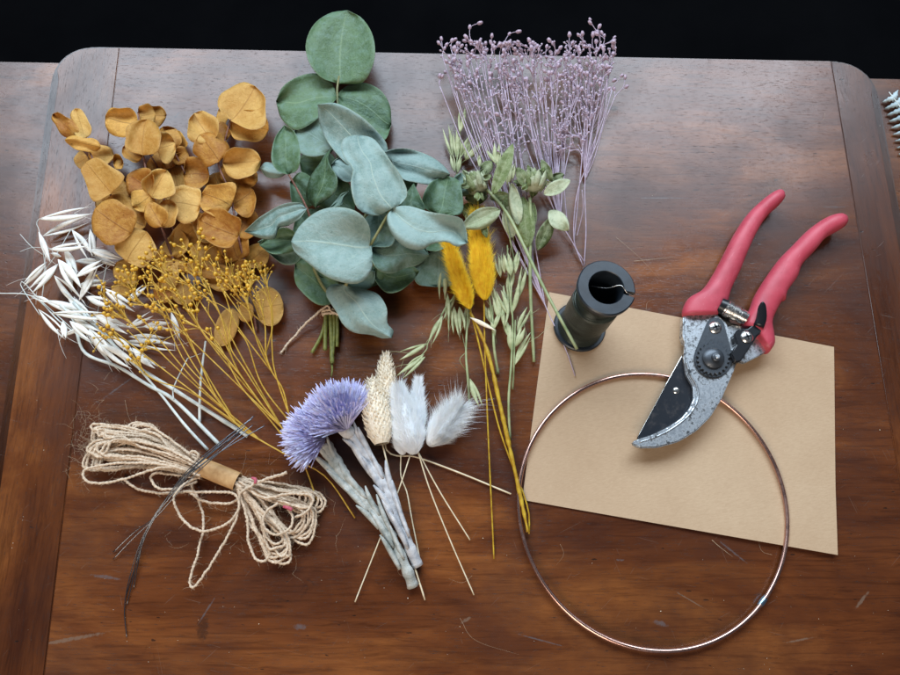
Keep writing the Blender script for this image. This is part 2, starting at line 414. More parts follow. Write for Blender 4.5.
table = empty('table', 'old polished dark brown wooden table with a raised board under the flowers and tools', 'table', inv((uLL + uRR) / 2, -.25, -.74))
FRONT = -.62
pale, dark_, grey = (.20, .14, .10, 1), (.014, .007, .005, 1), (.12, .11, .115, 1)
mk_ = []
for x_, y_, l_, w_, a_, c_ in ((106, 577, 13, 2.2, -8, grey), (72, 639, 26, 2.4, 10, pale), (203, 628, 5, 15, 0, dark_), (207, 610, 11, 1.2, 60, grey), (300, 627, 5, 3.5, 0, grey), (660, 623, 6, 3, -15, grey), (733, 552, 12, 1.3, -40, grey), (466, 620, 5, 2, 30, pale),
    (776, 180, 2.2, 2, 0, dark_), (756, 131, 4, 1.5, 0, dark_), (665, 198, 26, .9, 0, grey), (835, 207, 12, .9, 0, grey), (696, 190, 4, 1.5, 0, dark_), (290, 545, 4, 2, 20, grey), (300, 70, 14, 1.2, 75, dark_), (192, 83, 6, 1.5, 70, dark_), (177, 115, 5, 1.5, 60, dark_), (612, 108, 7, 5, 0, dark_), (50, 395, 22, 1, 38, grey), (122, 385, 22, 1.2, 40, grey), (862, 600, 9, 2, 45, pale), (800, 640, 12, 1.2, 10, pale), (690, 600, 14, .9, -30, pale), (620, 560, 3, 1.5, 0, grey), (540, 640, 18, .9, -14, grey)):
    q_ = P(x_, y_) - WL[table.name]; mk_.append((q_.x, q_.y, l_ * .0009, w_ * .0006, math.radians(a_), c_))
M['wood'] = wood('polished_board_wood', dark=.95, marks=mk_)
def board(name, poly, z0, z1, mat, bev):
    bm = bmesh.new(); org = WL[table.name]
    vs = [bm.verts.new(inv(u, v, z1) - org) for u, v in poly]
    fa = bm.faces.new(vs); bm.normal_update()
    if fa.normal.z < 0: fa.normal_flip()
    bm.normal_update(); r = bmesh.ops.extrude_face_region(bm, geom=[fa])
    for g in r['geom']:
        if isinstance(g, bmesh.types.BMVert): g.co.z = z0 - org.z
    bmesh.ops.recalc_face_normals(bm, faces=bm.faces)
    if bev: bmesh.ops.bevel(bm, geom=list(bm.edges), offset=bev, segments=3, affect='EDGES', clamp_overlap=True)
    me = bpy.data.meshes.new(name); bm.to_mesh(me); bm.free()
    me.polygons.foreach_set('use_smooth', [True] * len(me.polygons)); me.set_sharp_from_angle(angle=.7)
    me.materials.append(mat); o = bpy.data.objects.new(name, me); finish(o, table); WL[o.name] = org; return o
rc = .034
def corner(cu, cv, a0, a1, r=rc, n=8): return [(cu + r * math.cos(a0 + (a1 - a0) * i / n), cv + r * math.sin(a0 + (a1 - a0) * i / n)) for i in range(n + 1)]
g = .00012
e_ = .0085; eb = .0035
board('board_panel', [(jl + g, FRONT), (jr - g, FRONT), (jr - g, -eb), (jl + g, -eb)], -.017, 0, M['wood'], .0004)
board('end_board', [(jl - g, -eb)] + corner(uLL + rc, -rc + .001, PI / 2, PI, rc - .0055)[:-1] + [(uLL + e_, -rc - .004), (uLL + e_, FRONT), (jl - g, FRONT)], -.017, .0001, M['wood_end'], .0007)
board('end_board', [(jr + g, -eb)] + corner(uRR - rc, -rc + .001, PI / 2, 0, rc - .0055)[:-1] + [(uRR - e_, -rc - .004), (uRR - e_, FRONT), (jr + g, FRONT)], -.017, .0001, M['wood_end'], .0007)
# moulded lip below the board's edge
rl = .026
board('moulding', [(uLL, FRONT - .004)] + list(reversed(corner(uLL + rc, -rc, PI / 2, PI))) + corner(uRR - rc, -rc, PI / 2, 0) + [(uRR, FRONT - .004)], -.026, -.0013, M['wood_rim'], .0042)
board('lower_top', [(uLL - .5, FRONT - .05), (uRR + .5, FRONT - .05), (uRR + .5, .002), (uLL - .5, .002)], -.05, -.0262, M['wood_low'], .003)
for su in (uLL - .44, uRR + .44):
    for sv in (-.05, FRONT + .02):
        board('leg', [(su - .03, sv - .03), (su + .03, sv - .03), (su + .03, sv + .03), (su - .03, sv + .03)], -.74, -.0504, M['wood_low'], .003)
mb = MB(); s_ = 4.0
mb.add([(-s_, -s_, -.745), (s_, -s_, -.745), (s_, s_, -.745), (-s_, s_, -.745)], [(0, 1, 2, 3)])
fl = build('floor', mb, M['floor']); fl['kind'] = 'structure'

# ------------------------------------------------------------------ leaves
def leaf(parent, name, base, tip, Lp, Rp, mat, zb, zt, hump=2, cup=.0, wave=1.0, tilt=0.0, seed=None, K=None, n=18, m=10, petiole=None, thick=.0002, irr=.0, fold=None):
    fold = rnd.uniform(.03, .16) if fold is None else fold
    """outline given as pixel points on both sides; heights in mm"""
    sd = rnd.random() * 50 if seed is None else seed
    k = K if K else (lambda x, y: (x, y))
    b = k(*base); t = k(*tip)
    L = catmull([(b[0], b[1], 0)] + [(*k(*p), 0) for p in Lp] + [(t[0], t[1], 0)], n)
    R = catmull([(b[0], b[1], 0)] + [(*k(*p), 0) for p in Rp] + [(t[0], t[1], 0)], n)
    W = max((L[i] - R[i]).length for i in range(n)) * S
    # curved midrib: keep it near the base-tip chord
    v = []; uv = []
    for i in range(n):
        u = i / (n - 1)
        for j in range(m + 1):
            s = j / m; w = (s - .5) * 2
            q = L[i].lerp(R[i], s)
            z = (zb + (zt - zb) * u + hump * math.sin(PI * u)) * MM + cup * W * (w * w) * math.sin(PI * min(1, u * 1.1 + .05)) + tilt * W * w * math.sin(PI * u)
            z += wave * MM * noise.noise(Vector((u * 1.6 + sd, w * 1.3, sd))) * (1 + 1.5 * abs(w)) 
            z += fold * W * (abs(w) ** 1.2) * math.sin(PI * u) * .5
            z += wave * .5 * MM * math.sin(sd + u * 9 + w * 2) * w * w
            z = max(z, .0006)
            e_ = noise.noise(Vector((u * 3.1 + sd, w * 2.2, sd * 2))) * irr * (abs(w) ** 2) * (.35 + math.sin(PI * u))
            v.append(P(q.x + (q.x - (L[i].x + R[i].x) / 2) * e_, q.y + (q.y - (L[i].y + R[i].y) / 2) * e_, z)); uv.append((u, s))
    f = []
    for i in range(n - 1):
        for j in range(m):
            a = i * (m + 1) + j; f.append((a, a + m + 1, a + m + 2, a + 1))
    mb = MB(); mb.add(v, f, uv)
    o = build(name, mb, mat, parent)
    sm = o.modifiers.new('thickness', 'SOLIDIFY'); sm.thickness = thick; sm.offset = 0
    return o
def oval(parent, name, base, tip, w, mat, zb, zt, K=None, skew=0.0, prof=(.62, .93, 1.0, .88, .52), **kw):
    b = Vector(base); t = Vector(tip); d = t - b; p = Vector((-d.y, d.x)).normalized()
    # photo y runs down
    ts = (.08, .27, .5, .74, .93); Lp = []; Rp = []
    for u, h in zip(ts, prof):
        h2 = h * (1 + .05 * (rnd.random() - .5)); h3 = h * (1 + .05 * (rnd.random() - .5))
        Lp.append(tuple(b + d * u - p * w * .5 * h2 * (1 + skew))); Rp.append(tuple(b + d * u + p * w * .5 * h3 * (1 - skew)))
    return leaf(parent, name, base, tip, Lp, Rp, mat, zb, zt, K=K, **kw)

# ---- golden eucalyptus twigs
G = crop(0, 60, 3.0)
def gold_branch(label, stems, leaves, group='golden eucalyptus twigs'):
    x, y = G(*stems[0][0][:2]); root = empty('golden_eucalyptus_twig', label, 'dried foliage', P(x, y), group)
    mb = MB()
    for st in stems:
        n = 6 * len(st); tube(mb, path([(p[0], p[1], p[2] * MM) for p in st], 0, n, G), taper(.0011, .0006, n), 6, rough=.25)
    build('stem', mb, M['gold_stem'], root)
    for q in leaves:
        base, tip, w, z = q[:4]; pale = len(q) > 4 and q[4] == 'p'
        extra = q[5] if len(q) > 5 else {}
        kw = dict(hump=rnd.uniform(0, 2.5), cup=rnd.choice([-.12, .1, .18, .22]), wave=rnd.uniform(1.6, 3.0), tilt=rnd.uniform(-.12, .12)); kw.update(extra)
        oval(root, 'leaf', base, tip, w * 1.13, M['gold_pale' if pale or rnd.random() < .15 else 'gold'], z, z + rnd.uniform(-1, 3), K=G, irr=.28, prof=(.74 + rnd.uniform(-.12, .1), .99, 1.0 + rnd.uniform(-.05, .03), .86 + rnd.uniform(-.08, .06), .48 + rnd.uniform(-.1, .1)), skew=rnd.uniform(-.12, .12), **kw)
    return root
gold_branch('golden eucalyptus twig with pale round leaves at its tip, nearest the green bunch',
    [[(740, 625, 6), (715, 530, 14), (690, 400, 20), (655, 310, 22), (672, 250, 24), (692, 178, 26)]],
    [((690, 165), (655, 150), 95, 10), ((692, 185), (806, 210), 92, 18), ((692, 182), (765, 78), 128, 26, 'p', dict(cup=.12, tilt=.1)),
     ((680, 240), (635, 195), 70, 14), ((640, 240), (582, 160), 78, 22, 'p'), ((664, 320), (772, 365), 78, 14),
     ((668, 310), (783, 300), 86, 22, 'p'), ((658, 305), (598, 225), 88, 26),
     ((692, 435), (760, 390), 90, 16), ((694, 440), (605, 400), 96, 20), ((712, 532), (758, 448), 66, 12), ((640, 545), (586, 460), 62, 10, 'p'),
     ((716, 528), (596, 478), 110, 22), ((700, 470), (640, 520), 90, 8), ((720, 600), (690, 520), 90, 7), ((735, 610), (800, 560), 60, 4),
     ((640, 340), (660, 400), 80, 8), ((600, 540), (650, 620), 80, 8, 'p')])
gold_branch('middle golden eucalyptus twig, with a curled pale leaf halfway down its stem',
    [[(525, 612, 6), (485, 500, 16), (455, 410, 22), (430, 285, 26), (415, 160, 24)], [(600, 450, 6), (555, 340, 12), (520, 270, 14)], [(540, 560, 5), (500, 450, 9), (475, 330, 12), (450, 285, 14)]],
    [((412, 160), (500, 165), 60, 14, 'p'), ((415, 170), (466, 162), 56, 20, 'p'), ((413, 192), (316, 168), 84, 24), ((520, 270), (488, 200), 70, 12), ((545, 275), (500, 215), 60, 9),
     ((470, 265), (525, 250), 82, 18, 'p'), ((430, 286), (440, 178), 102, 30, 'p', dict(cup=.15)), ((428, 292), (368, 262), 48, 24, 'p'),
     ((500, 330), (480, 270), 80, 8), ((520, 272), (563, 305), 46, 12), ((550, 345), (628, 345), 86, 12), ((540, 400), (520, 320), 80, 6),
     ((448, 395), (382, 345), 76, 20), ((455, 400), (398, 442), 66, 22), ((455, 412), (500, 330), 84, 26, 'p', dict(cup=.45, wave=2.5)),
     ((485, 500), (445, 428), 58, 28), ((488, 502), (512, 420), 54, 26, 'p'), ((602, 440), (505, 425), 98, 18, 'p'),
     ((525, 560), (590, 500), 80, 6), ((510, 590), (540, 510), 60, 8), ((480, 330), (450, 300), 60, 9), ((540, 560), (470, 620), 80, 5),
     ((540, 450), (480, 400), 90, 5)])
gold_branch('leftmost golden eucalyptus twig, with deep amber leaves and a narrow leaf on top',
    [[(400, 650, 5), (375, 560, 12), (330, 400, 18), (290, 320, 20), (262, 262, 22), (245, 225, 22)]],
    [((240, 238), (158, 162), 46, 18, '', dict(tilt=.3)), ((252, 238), (226, 145), 48, 22, 'p'), ((265, 290), (342, 285), 60, 14, 'p'), ((262, 290), (226, 312), 50, 12, 'p'),
     ((340, 310), (370, 305), 44, 12), ((302, 262), (194, 240), 38, 24, '', dict(tilt=.2)), ((300, 400), (392, 400), 80, 8, 'p'), ((345, 430), (285, 430), 70, 6, 'p'),
     ((335, 400), (258, 305), 104, 24, '', dict(wave=.8, cup=.08)), ((310, 425), (436, 500), 92, 14), ((395, 520), (285, 445), 112, 26, '', dict(wave=.8, cup=.06)),
     ((380, 605), (440, 515), 118, 20, '', dict(wave=.8, cup=.08)), ((420, 640), (340, 625), 70, 8)])
U = crop(100, 235, 4.5)
root = empty('golden_eucalyptus_twig', 'golden eucalyptus twig with one large flat tan leaf beside the jute twine tail', 'dried foliage', P(260, 325), 'golden eucalyptus twigs')
mb = MB(); tube(mb, path([(705, 430), (690, 360), (640, 250), (560, 150), (520, 60)], [.002, .003, .006, .008, .008], 24, U), taper(.0010, .0006, 24), 6); build('stem', mb, M['gold_stem'], root)
for b, t, w, z, pl in (((700, 330), (825, 310), 178, 4, 'gold_pale'), ((692, 350), (620, 345), 90, 5, 'gold_pale'), ((600, 215), (480, 170), 120, 9, 'gold_pale'), ((570, 180), (350, 140), 60, 13, 'gold'), ((600, 330), (540, 500), 100, 3, 'gold_pale'),
                       ((640, 220), (560, 60), 120, 6, 'gold'), ((330, 260), (240, 250), 100, 4, 'gold'), ((300, 250), (330, 130), 80, 6, 'gold_pale'), ((110, 290), (80, 210), 90, 3, 'gold_pale'), ((600, 190), (660, 120), 70, 8, 'gold'), ((420, 230), (330, 290), 110, 3, 'gold_pale')):
    oval(root, 'leaf', b, t, w, M[pl], z, z + 2, K=U, hump=1.2, cup=.05, wave=1)

# ---- green eucalyptus bunch
Bc = crop(230, 150, 3.4615)
bunch = empty('eucalyptus_bunch', 'tied bunch of round grey green eucalyptus leaves reaching over the back table edge', 'foliage bunch', P(332, 330))
def est(pts, r0=.0014, r1=.0009, mat='euc_stem', name='stem', K=Bc):
    mb = MB(); n = 7 * len(pts); tube(mb, path([(x, y, z * MM) for x, y, z in pts], 0, n, K), taper(r0, r1, n), 7, rough=.15); return build(name, mb, M[mat], bunch)
s_top = est([(380, 560, 8), (380, 400, 16), (370, 100, 18), (375, -100, 18), (371, -205, 20), (378, -255, 20)])
s_front = est([(400, 470, 30), (440, 390, 36), (483, 333, 42), (520, 270, 46), (562, 195, 50)])
s_left = est([(350, 420, 20), (300, 300, 34), (265, 200, 42), (235, 140, 44), (203, 85, 46)], .0010, .0007, 'gold_stem')
s_right = est([(400, 500, 12), (560, 330, 22), (700, 240, 24), (790, 120, 24)])
s_low = est([(390, 560, 9), (320, 470, 14), (240, 330, 18), (120, 320, 20)])
s_inner = est([(400, 560, 8), (440, 300, 16), (560, 60, 24), (640, 40, 30)])
def gl(stem, base, tip, Lp, Rp, mat, zb, zt, **kw):
    kw['wave'] = kw.get('wave', 2.0) * 1.6; kw.setdefault('hump', 2); kw.setdefault('n', 24); kw.setdefault('m', 14)
    return leaf(stem, 'leaf', base, tip, Lp, Rp, M[mat], zb, zt, K=Bc, thick=.0003, **kw)
def A2(*pts): return [(x - 34.6, y - 519.3) for x, y in pts]
a = lambda x, y: (x - 34.6, y - 519.3)
gl(s_top, a(412, 290), a(440, 36), A2((350, 268), (308, 215), (297, 150), (325, 85), (380, 46)), A2((490, 287), (524, 240), (537, 180), (526, 115), (490, 62)), 'euc_dark', 18, 24, cup=.06)
gl(s_top, a(405, 340), a(194, 350), A2((370, 380), (320, 425), (262, 450), (213, 412)), A2((390, 290), (345, 256), (285, 260), (222, 295)), 'euc_dark', 16, 15, cup=.05)
gl(s_top, a(405, 328), a(593, 430), A2((440, 297), (500, 287), (555, 312), (588, 365)), A2((415, 375), (470, 430), (530, 480), (572, 484)), 'euc_dark', 15, 12, cup=.06)
gl(s_top, a(405, 560), a(275, 560), A2((380, 600), (320, 615), (285, 600)), A2((380, 530), (320, 520), (285, 535)), 'euc_dark', 6, 6)
gl(s_top, a(392, 520), a(258, 450), A2((372, 535), (310, 542), (268, 520), (253, 480)), A2((385, 450), (340, 395), (290, 410)), 'euc_mid', 20, 18)
gl(s_inner, a(500, 620), a(338, 362), A2((430, 560), (375, 495), (345, 430)), A2((560, 560), (580, 505), (530, 440), (470, 390), (400, 357)), 'euc_pale', 26, 34, tilt=.1)
gl(s_inner, (560, 30), (762, 85), [(535, 5), (610, -5), (690, 20), (740, 55)], [(590, 95), (640, 112), (700, 121), (745, 105)], 'euc_pale', 32, 26, tilt=-.08, wave=2.5)
gl(s_front, (565, 197), (448, -52), [(505, 228), (440, 200), (418, 120), (425, 65), (395, 25), (385, -15), (400, -45)], [(592, 185), (614, 150), (592, 90), (560, 45), (530, 0), (495, -40)], 'euc_pale', 50, 46, cup=.12, wave=2.6, hump=5)
gl(s_front, (563, 197), (822, 322), [(620, 194), (690, 214), (760, 226), (803, 240), (818, 280)], [(542, 235), (560, 290), (605, 335), (660, 346), (700, 325), (750, 318), (785, 335)], 'euc_pale', 50, 44, cup=.1, wave=2.8, hump=3)
gl(s_front, (483, 333), (212, 315), [(495, 390), (475, 440), (430, 464), (340, 442), (262, 385), (222, 350)], [(482, 265), (440, 214), (370, 197), (300, 214), (240, 265)], 'euc_pale', 42, 40, cup=.05, wave=2, hump=4, tilt=.05)
gl(s_front, (490, 335), (505, 220), [(462, 310), (462, 250), (480, 226)], [(560, 330), (572, 270), (545, 225)], 'euc_mid', 34, 34)
gl(s_front, (490, 340), (690, 365), [(530, 315), (600, 300), (665, 325)], [(492, 385), (520, 420), (565, 427), (600, 410), (650, 398)], 'euc_mid', 36, 30, wave=2.4)
gl(s_right, (505, 405), (655, 420), [(560, 385), (620, 390)], [(503, 450), (540, 493), (590, 487), (635, 450)], 'euc_dark', 14, 12)
gl(s_low, (400, 465), (226, 395), [(385, 515), (310, 537), (240, 482), (222, 440)], [(350, 425), (290, 375), (250, 370)], 'euc_dark', 12, 14, wave=2.5)
gl(s_low, (390, 440), (502, 420), [(420, 482), (462, 488), (500, 460)], [(400, 400), (460, 390)], 'euc_mid', 18, 16)
gl(s_front, (402, 467), (560, 650), [(350, 466), (332, 500), (368, 560), (392, 605), (430, 632), (490, 640), (525, 652)], [(450, 478), (510, 498), (542, 545), (545, 600), (566, 625)], 'euc_pale', 28, 16, wave=2.4, hump=3)
gl(s_right, (715, 340), (715, 474), [(655, 380), (636, 430), (652, 466)], [(790, 350), (810, 420), (770, 468)], 'euc_mid', 6, 4)
gl(s_right, (720, 225), (752, 90), [(668, 195), (672, 150), (700, 108)], [(800, 220), (804, 150), (790, 105)], 'euc_dark', 26, 24, cup=.1)
gl(s_front, (645, 218), (636, 116), [(585, 192), (610, 150)], [(675, 205), (658, 160)], 'euc_dark', 38, 36, cup=.2, wave=.8)
gl(s_right, (790, 160), (800, 78), [(768, 130), (775, 95)], [(830, 150), (822, 105)], 'euc_mid', 18, 20)
gl(s_left, (203, 85), (188, -86), [(165, 72), (143, 30), (155, -40)], [(235, 65), (243, 10), (225, -60)], 'euc_dark', 46, 44, cup=.1)
gl(s_left, (200, 80), (104, 62), [(165, 97), (125, 92)], [(170, 55), (125, 42)], 'euc_pale', 18, 16)
gl(s_left, (266, 203), (50, 282), [(240, 238), (200, 262), (168, 270), (155, 306), (105, 305)], [(240, 182), (180, 189), (110, 228), (75, 258)], 'euc_pale', 42, 36, wave=2.6, cup=.08)
gl(s_low, (240, 300), (96, 318), [(246, 360), (230, 392), (185, 396), (140, 362)], [(210, 280), (150, 290)], 'euc_mid', 18, 15, wave=2.4)
gl(s_low, (250, 310), (102, 330), [(220, 350), (150, 360)], [(200, 270), (140, 280)], 'euc_dark', 26, 22, wave=2.4)
gl(s_left, (295, 200), (352, -5), [(264, 165), (275, 100), (308, 50), (330, 15)], [(360, 150), (372, 100), (350, 60), (340, 30)], 'euc_dark', 32, 34, tilt=.35, wave=1.5)
gl(s_left, (290, 190), (207, 110), [(255, 200), (215, 180)], [(290, 110), (245, 76)], 'euc_dark', 14, 14)
gl(s_left, (430, 215), (320, 100), [(350, 215), (290, 170)], [(432, 160), (400, 100), (360, 75)], 'euc_dark', 22, 20)
gl(s_left, (345, 200), (412, 142), [(365, 175), (385, 152)], [(385, 190), (395, 165)], 'euc_mid', 34, 38, wave=.8)
gl(s_left, (262, 240), (400, 210), [(300, 260), (360, 240)], [(300, 200), (350, 200)], 'euc_dark', 20, 20)
gl(s_inner, (430, 105), (350, 50), [(400, 110), (360, 85)], [(430, 70), (400, 25), (370, 30)], 'euc_pale', 28, 28)
gl(s_inner, (560, 180), (620, 80), [(540, 130), (570, 80)], [(620, 160), (650, 110)], 'euc_dark', 18, 18)
gl(s_inner, (650, 340), (760, 250), [(640, 280), (680, 220)], [(720, 350), (770, 310)], 'euc_dark', 14, 14)
gl(s_inner, (480, 480), (420, 200), [(420, 430), (380, 300)], [(560, 430), (520, 280)], 'euc_dark', 10, 10, wave=3)
gl(s_inner, (380, 440), (230, 220), [(300, 430), (220, 320)], [(380, 330), (300, 210)], 'euc_dark', 9, 12, wave=3)
gl(s_inner, (600, 420), (520, 180), [(540, 400), (490, 280)], [(680, 350), (620, 200)], 'euc_dark', 8, 10, wave=3)
Tw = crop(270, 280, 5.625)
for i, (pts, r) in enumerate([([(315, 180), (312, 280), (310, 395)], .0021), ([(340, 180), (345, 300), (350, 470)], .0022), ([(360, 180), (362, 300), (352, 420)], .0018), ([(378, 190), (380, 280), (378, 375)], .0018), ([(315, 220), (285, 320), (235, 410)], .0017)]):
    est([(x, y, 5 if i < 4 else 3) for x, y in pts], r * .8, r * .75, 'cut_stem', 'cut_stem', Tw)
mb = MB(); tube(mb, path([(345, 450), (350, 500), (345, 545)], .004, 10, Tw), taper(.0012, .0003, 10), 6, rough=.6); build('cut_stem', mb, M['cut_stem'], bunch)
def twine_tube(mb, pts, r=.00085):
    L = sum((pts[i] - pts[i - 1]).length for i in range(1, len(pts)))
    n = max(8, int(L / .0007)); pp = catmull(pts, n)
    pp = [p + Vector((noise.noise(p * 220), noise.noise(p * 220 + Vector((9, 0, 0))), 0)) * .0007 for p in pp]
    tube(mb, pp, [r * (1 + .14 * noise.noise(p * 500)) for p in pp], 10, twist=2 * PI / .0052 / 1.0, lobe=.22)
    return pp
def ribbon(mb, pts, w):
    n = len(pts); v = []; up = Vector((0, 0, 1))
    for i in range(n):
        t = (pts[min(i + 1, n - 1)] - pts[max(i - 1, 0)]); s = t.cross(up)
        s = s.normalized() if s.length > 1e-9 else Vector((1, 0, 0))
        ww = w * (1 - i / (n - 1) * .8); v += [pts[i] - s * ww / 2, pts[i] + s * ww / 2]
    mb.add(v, [(2 * i, 2 * i + 1, 2 * i + 3, 2 * i + 2) for i in range(n - 1)])
def fuzz(mb, pp, count, length=.006, w=.00017):
    for _ in range(count):
        p = rnd.choice(pp) + Vector((rnd.uniform(-1, 1), rnd.uniform(-1, 1), rnd.uniform(-.5, 1))) * .0006
        d = Vector((rnd.uniform(-1, 1), rnd.uniform(-1, 1), rnd.uniform(-.3, .7))).normalized(); L = length * rnd.uniform(.3, 1.3)
        q = [p]; 
        for k in range(4):
            d = (d + Vector((rnd.uniform(-.5, .5), rnd.uniform(-.5, .5), rnd.uniform(-.3, .2)))).normalized(); nx = q[-1] + d * L / 4; nx.z = max(nx.z, .0004); q.append(nx)
        ribbon(mb, q, w)
mb = MB(); pp = twine_tube(mb, path([(400, 200, .010), (350, 180, .011), (320, 145, .012), (230, 220, .008), (160, 290, .004), (60, 410, .0015)], 0, 40, Tw), .0008)
pp += twine_tube(mb, path([(395, 195, .006), (350, 185, .010), (300, 190, .008), (300, 200, .003)], 0, 30, Tw), .0010)
pp += twine_tube(mb, path([(395, 180, .006), (350, 168, .010), (300, 176, .008), (302, 190, .003)], 0, 30, Tw), .0010)
fuzz(mb, pp, 120, .004); build('twine_tie', mb, M['twine'], bunch)

# ------------------------------------------------------------------ branching sprays
def grow(main, targets, ang_pen=3.0, minlen=10, curve=.35, base_len=0):
    """main: pixel polylines from the cut end upward. returns branches (lists of px points) and heads"""
    nodes = []  # x,y,dirx,diry,branch,idx
    branches = []
    def addbranch(pts, parent):
        b = len(branches); branches.append([pts, parent, 0])
        for i in range(1, len(pts)):
            d = (Vector(pts[i]) - Vector(pts[i - 1])); 
            if d.length > 1e-6: nodes.append((Vector(pts[i]), d.normalized(), b, i))
        return b
    for m_ in main:
        mm = [tuple(p)[:2] for p in catmull([(x, y, 0) for x, y in m_], 30)]
        addbranch(mm, None)
    heads = []
    for t in targets:
        T = Vector(t); best = None
        for nd in nodes:
            d = T - nd[0]; L = d.length
            if L < minlen: continue
            c = 1 - d.dot(nd[1]) / L
            if branches[nd[2]][1] is None and nd[3] < base_len: continue
            cost = L * (1 + ang_pen * c * c) 
            if best is None or cost < best[0]: best = (cost, nd, L)
        if best is None: continue
        _, nd, L = best
        mid = nd[0] + nd[1] * L * curve
        pts = [tuple((nd[0] * (1 - u) ** 2 + mid * 2 * u * (1 - u) + T * u * u)) for u in [i / 7 for i in range(8)]]
        b = addbranch(pts, (nd[2], nd[3]))
        heads.append((t, (Vector(pts[-1]) - Vector(pts[-2])).normalized(), b))
        q = nd
        pb = nd[2]
        while pb is not None and branches[pb][1] is not None or pb == nd[2]:
            branches[pb][2] += 1
            pr = branches[pb][1]; pb = pr[0] if pr else None
            if pb is None: break
    return branches, heads
def spray(root, main, targets, mat, headmesh, headmat_name, rtip, rmain, zf, name_head, hsc=(1, 1), taper_main=True, twiglets=(), **kw):
    br, heads = grow(main, list(targets) + list(twiglets), **kw)
    real = set(targets)
    mb = MB(); zs = []
    for i, (pts, par, cnt) in enumerate(br):
        n = len(pts)
        if par is None: z = [zf(Vector(p), k / (n - 1)) for k, p in enumerate(pts)]
        else:
            z0 = zs[par[0]][par[1]]; z1 = max(.001, z0 + rnd.uniform(-.3, .5) * .008 + .001); z = [z0 + (z1 - z0) * k / (n - 1) for k in range(n)]
        zs.append(z)
        r0 = rmain if par is None else rtip * (1 + .25 * min(cnt, 5))
        tube(mb, [P(p[0], p[1], z[k]) for k, p in enumerate(pts)], taper(r0, rtip * (1.3 if par is None else .9), n), 5, rough=.2)
    for t, d, b in heads:                       # small closed buds that sit right on the twigs
        if t in real: continue
        e = P(t[0], t[1], zs[b][-1]); dd = (P(t[0] + d.x, t[1] + d.y, zs[b][-1]) - e).normalized(); tube(mb, [e - dd * .0004, e + dd * .0003, e + dd * .0011, e + dd * .0018], [.0003, .0009, .0008, .0001], 6)
    build('stem', mb, mat, root)
    for t, d, b in heads:
        if t not in real: continue
        z = zs[b][-1]; p = P(t[0], t[1], z); q = P(t[0] + d.x, t[1] + d.y, z + rnd.uniform(0, .0004)) - p
        rot = q.normalized().to_track_quat('Z', 'X')
        inst(name_head, None, root, p, rot, rnd.uniform(*hsc), headmesh[rnd.randrange(len(headmesh))])
def mkmesh(name, mb, mat):
    me = bpy.data.meshes.new(name); me.from_pydata(mb.v, [], mb.f); me.polygons.foreach_set('use_smooth', [True] * len(me.polygons)); me.materials.append(mat); return me
berries = []
for k in range(3):
    mb = MB(); c = Vector((0, 0, .0014))
    prof = [(.00001, 0)] + [(.00155 * math.sin(PI * i / 9) * (1 + .04 * rnd.uniform(-1, 1)), .00155 - .00155 * math.cos(PI * i / 9)) for i in range(1, 9)] + [(.0003, .0031), (.0002, .0037), (.00001, .0037)]
    spin(mb, Vector((0, 0, 0)), Vector((0, 0, 1)), prof, 14)
    berries.append(mkmesh('berry', mb, M['yellow_berry']))
lheads = []
for k in range(4):
    mb = MB(); L = rnd.uniform(.0036, .0046)
    v = []; f = []; S_ = 12; prof = [(.05, 0), (.45, .12), (.95, .35), (1, .55), (.8, .78), (.55, .9), (.1, .93)]
    for r, h in prof:
        for i in range(S_):
            w = 1 + .13 * math.cos(i * PI + k) + rnd.uniform(-.07, .07)
            v.append((r * .00135 * w * math.cos(2 * PI * i / S_), r * .00135 * w * math.sin(2 * PI * i / S_), h * L + (.0005 if i % 2 and h > .7 else 0)))
    for j in range(len(prof) - 1):
        for i in range(S_): f.append((j * S_ + i, j * S_ + (i + 1) % S_, (j + 1) * S_ + (i + 1) % S_, (j + 1) * S_ + i))
    f.append(tuple(range(len(v) - S_, len(v)))); mb.add([Vector(q) for q in v], f); lheads.append(mkmesh('seed_head', mb, M['lilac_head']))

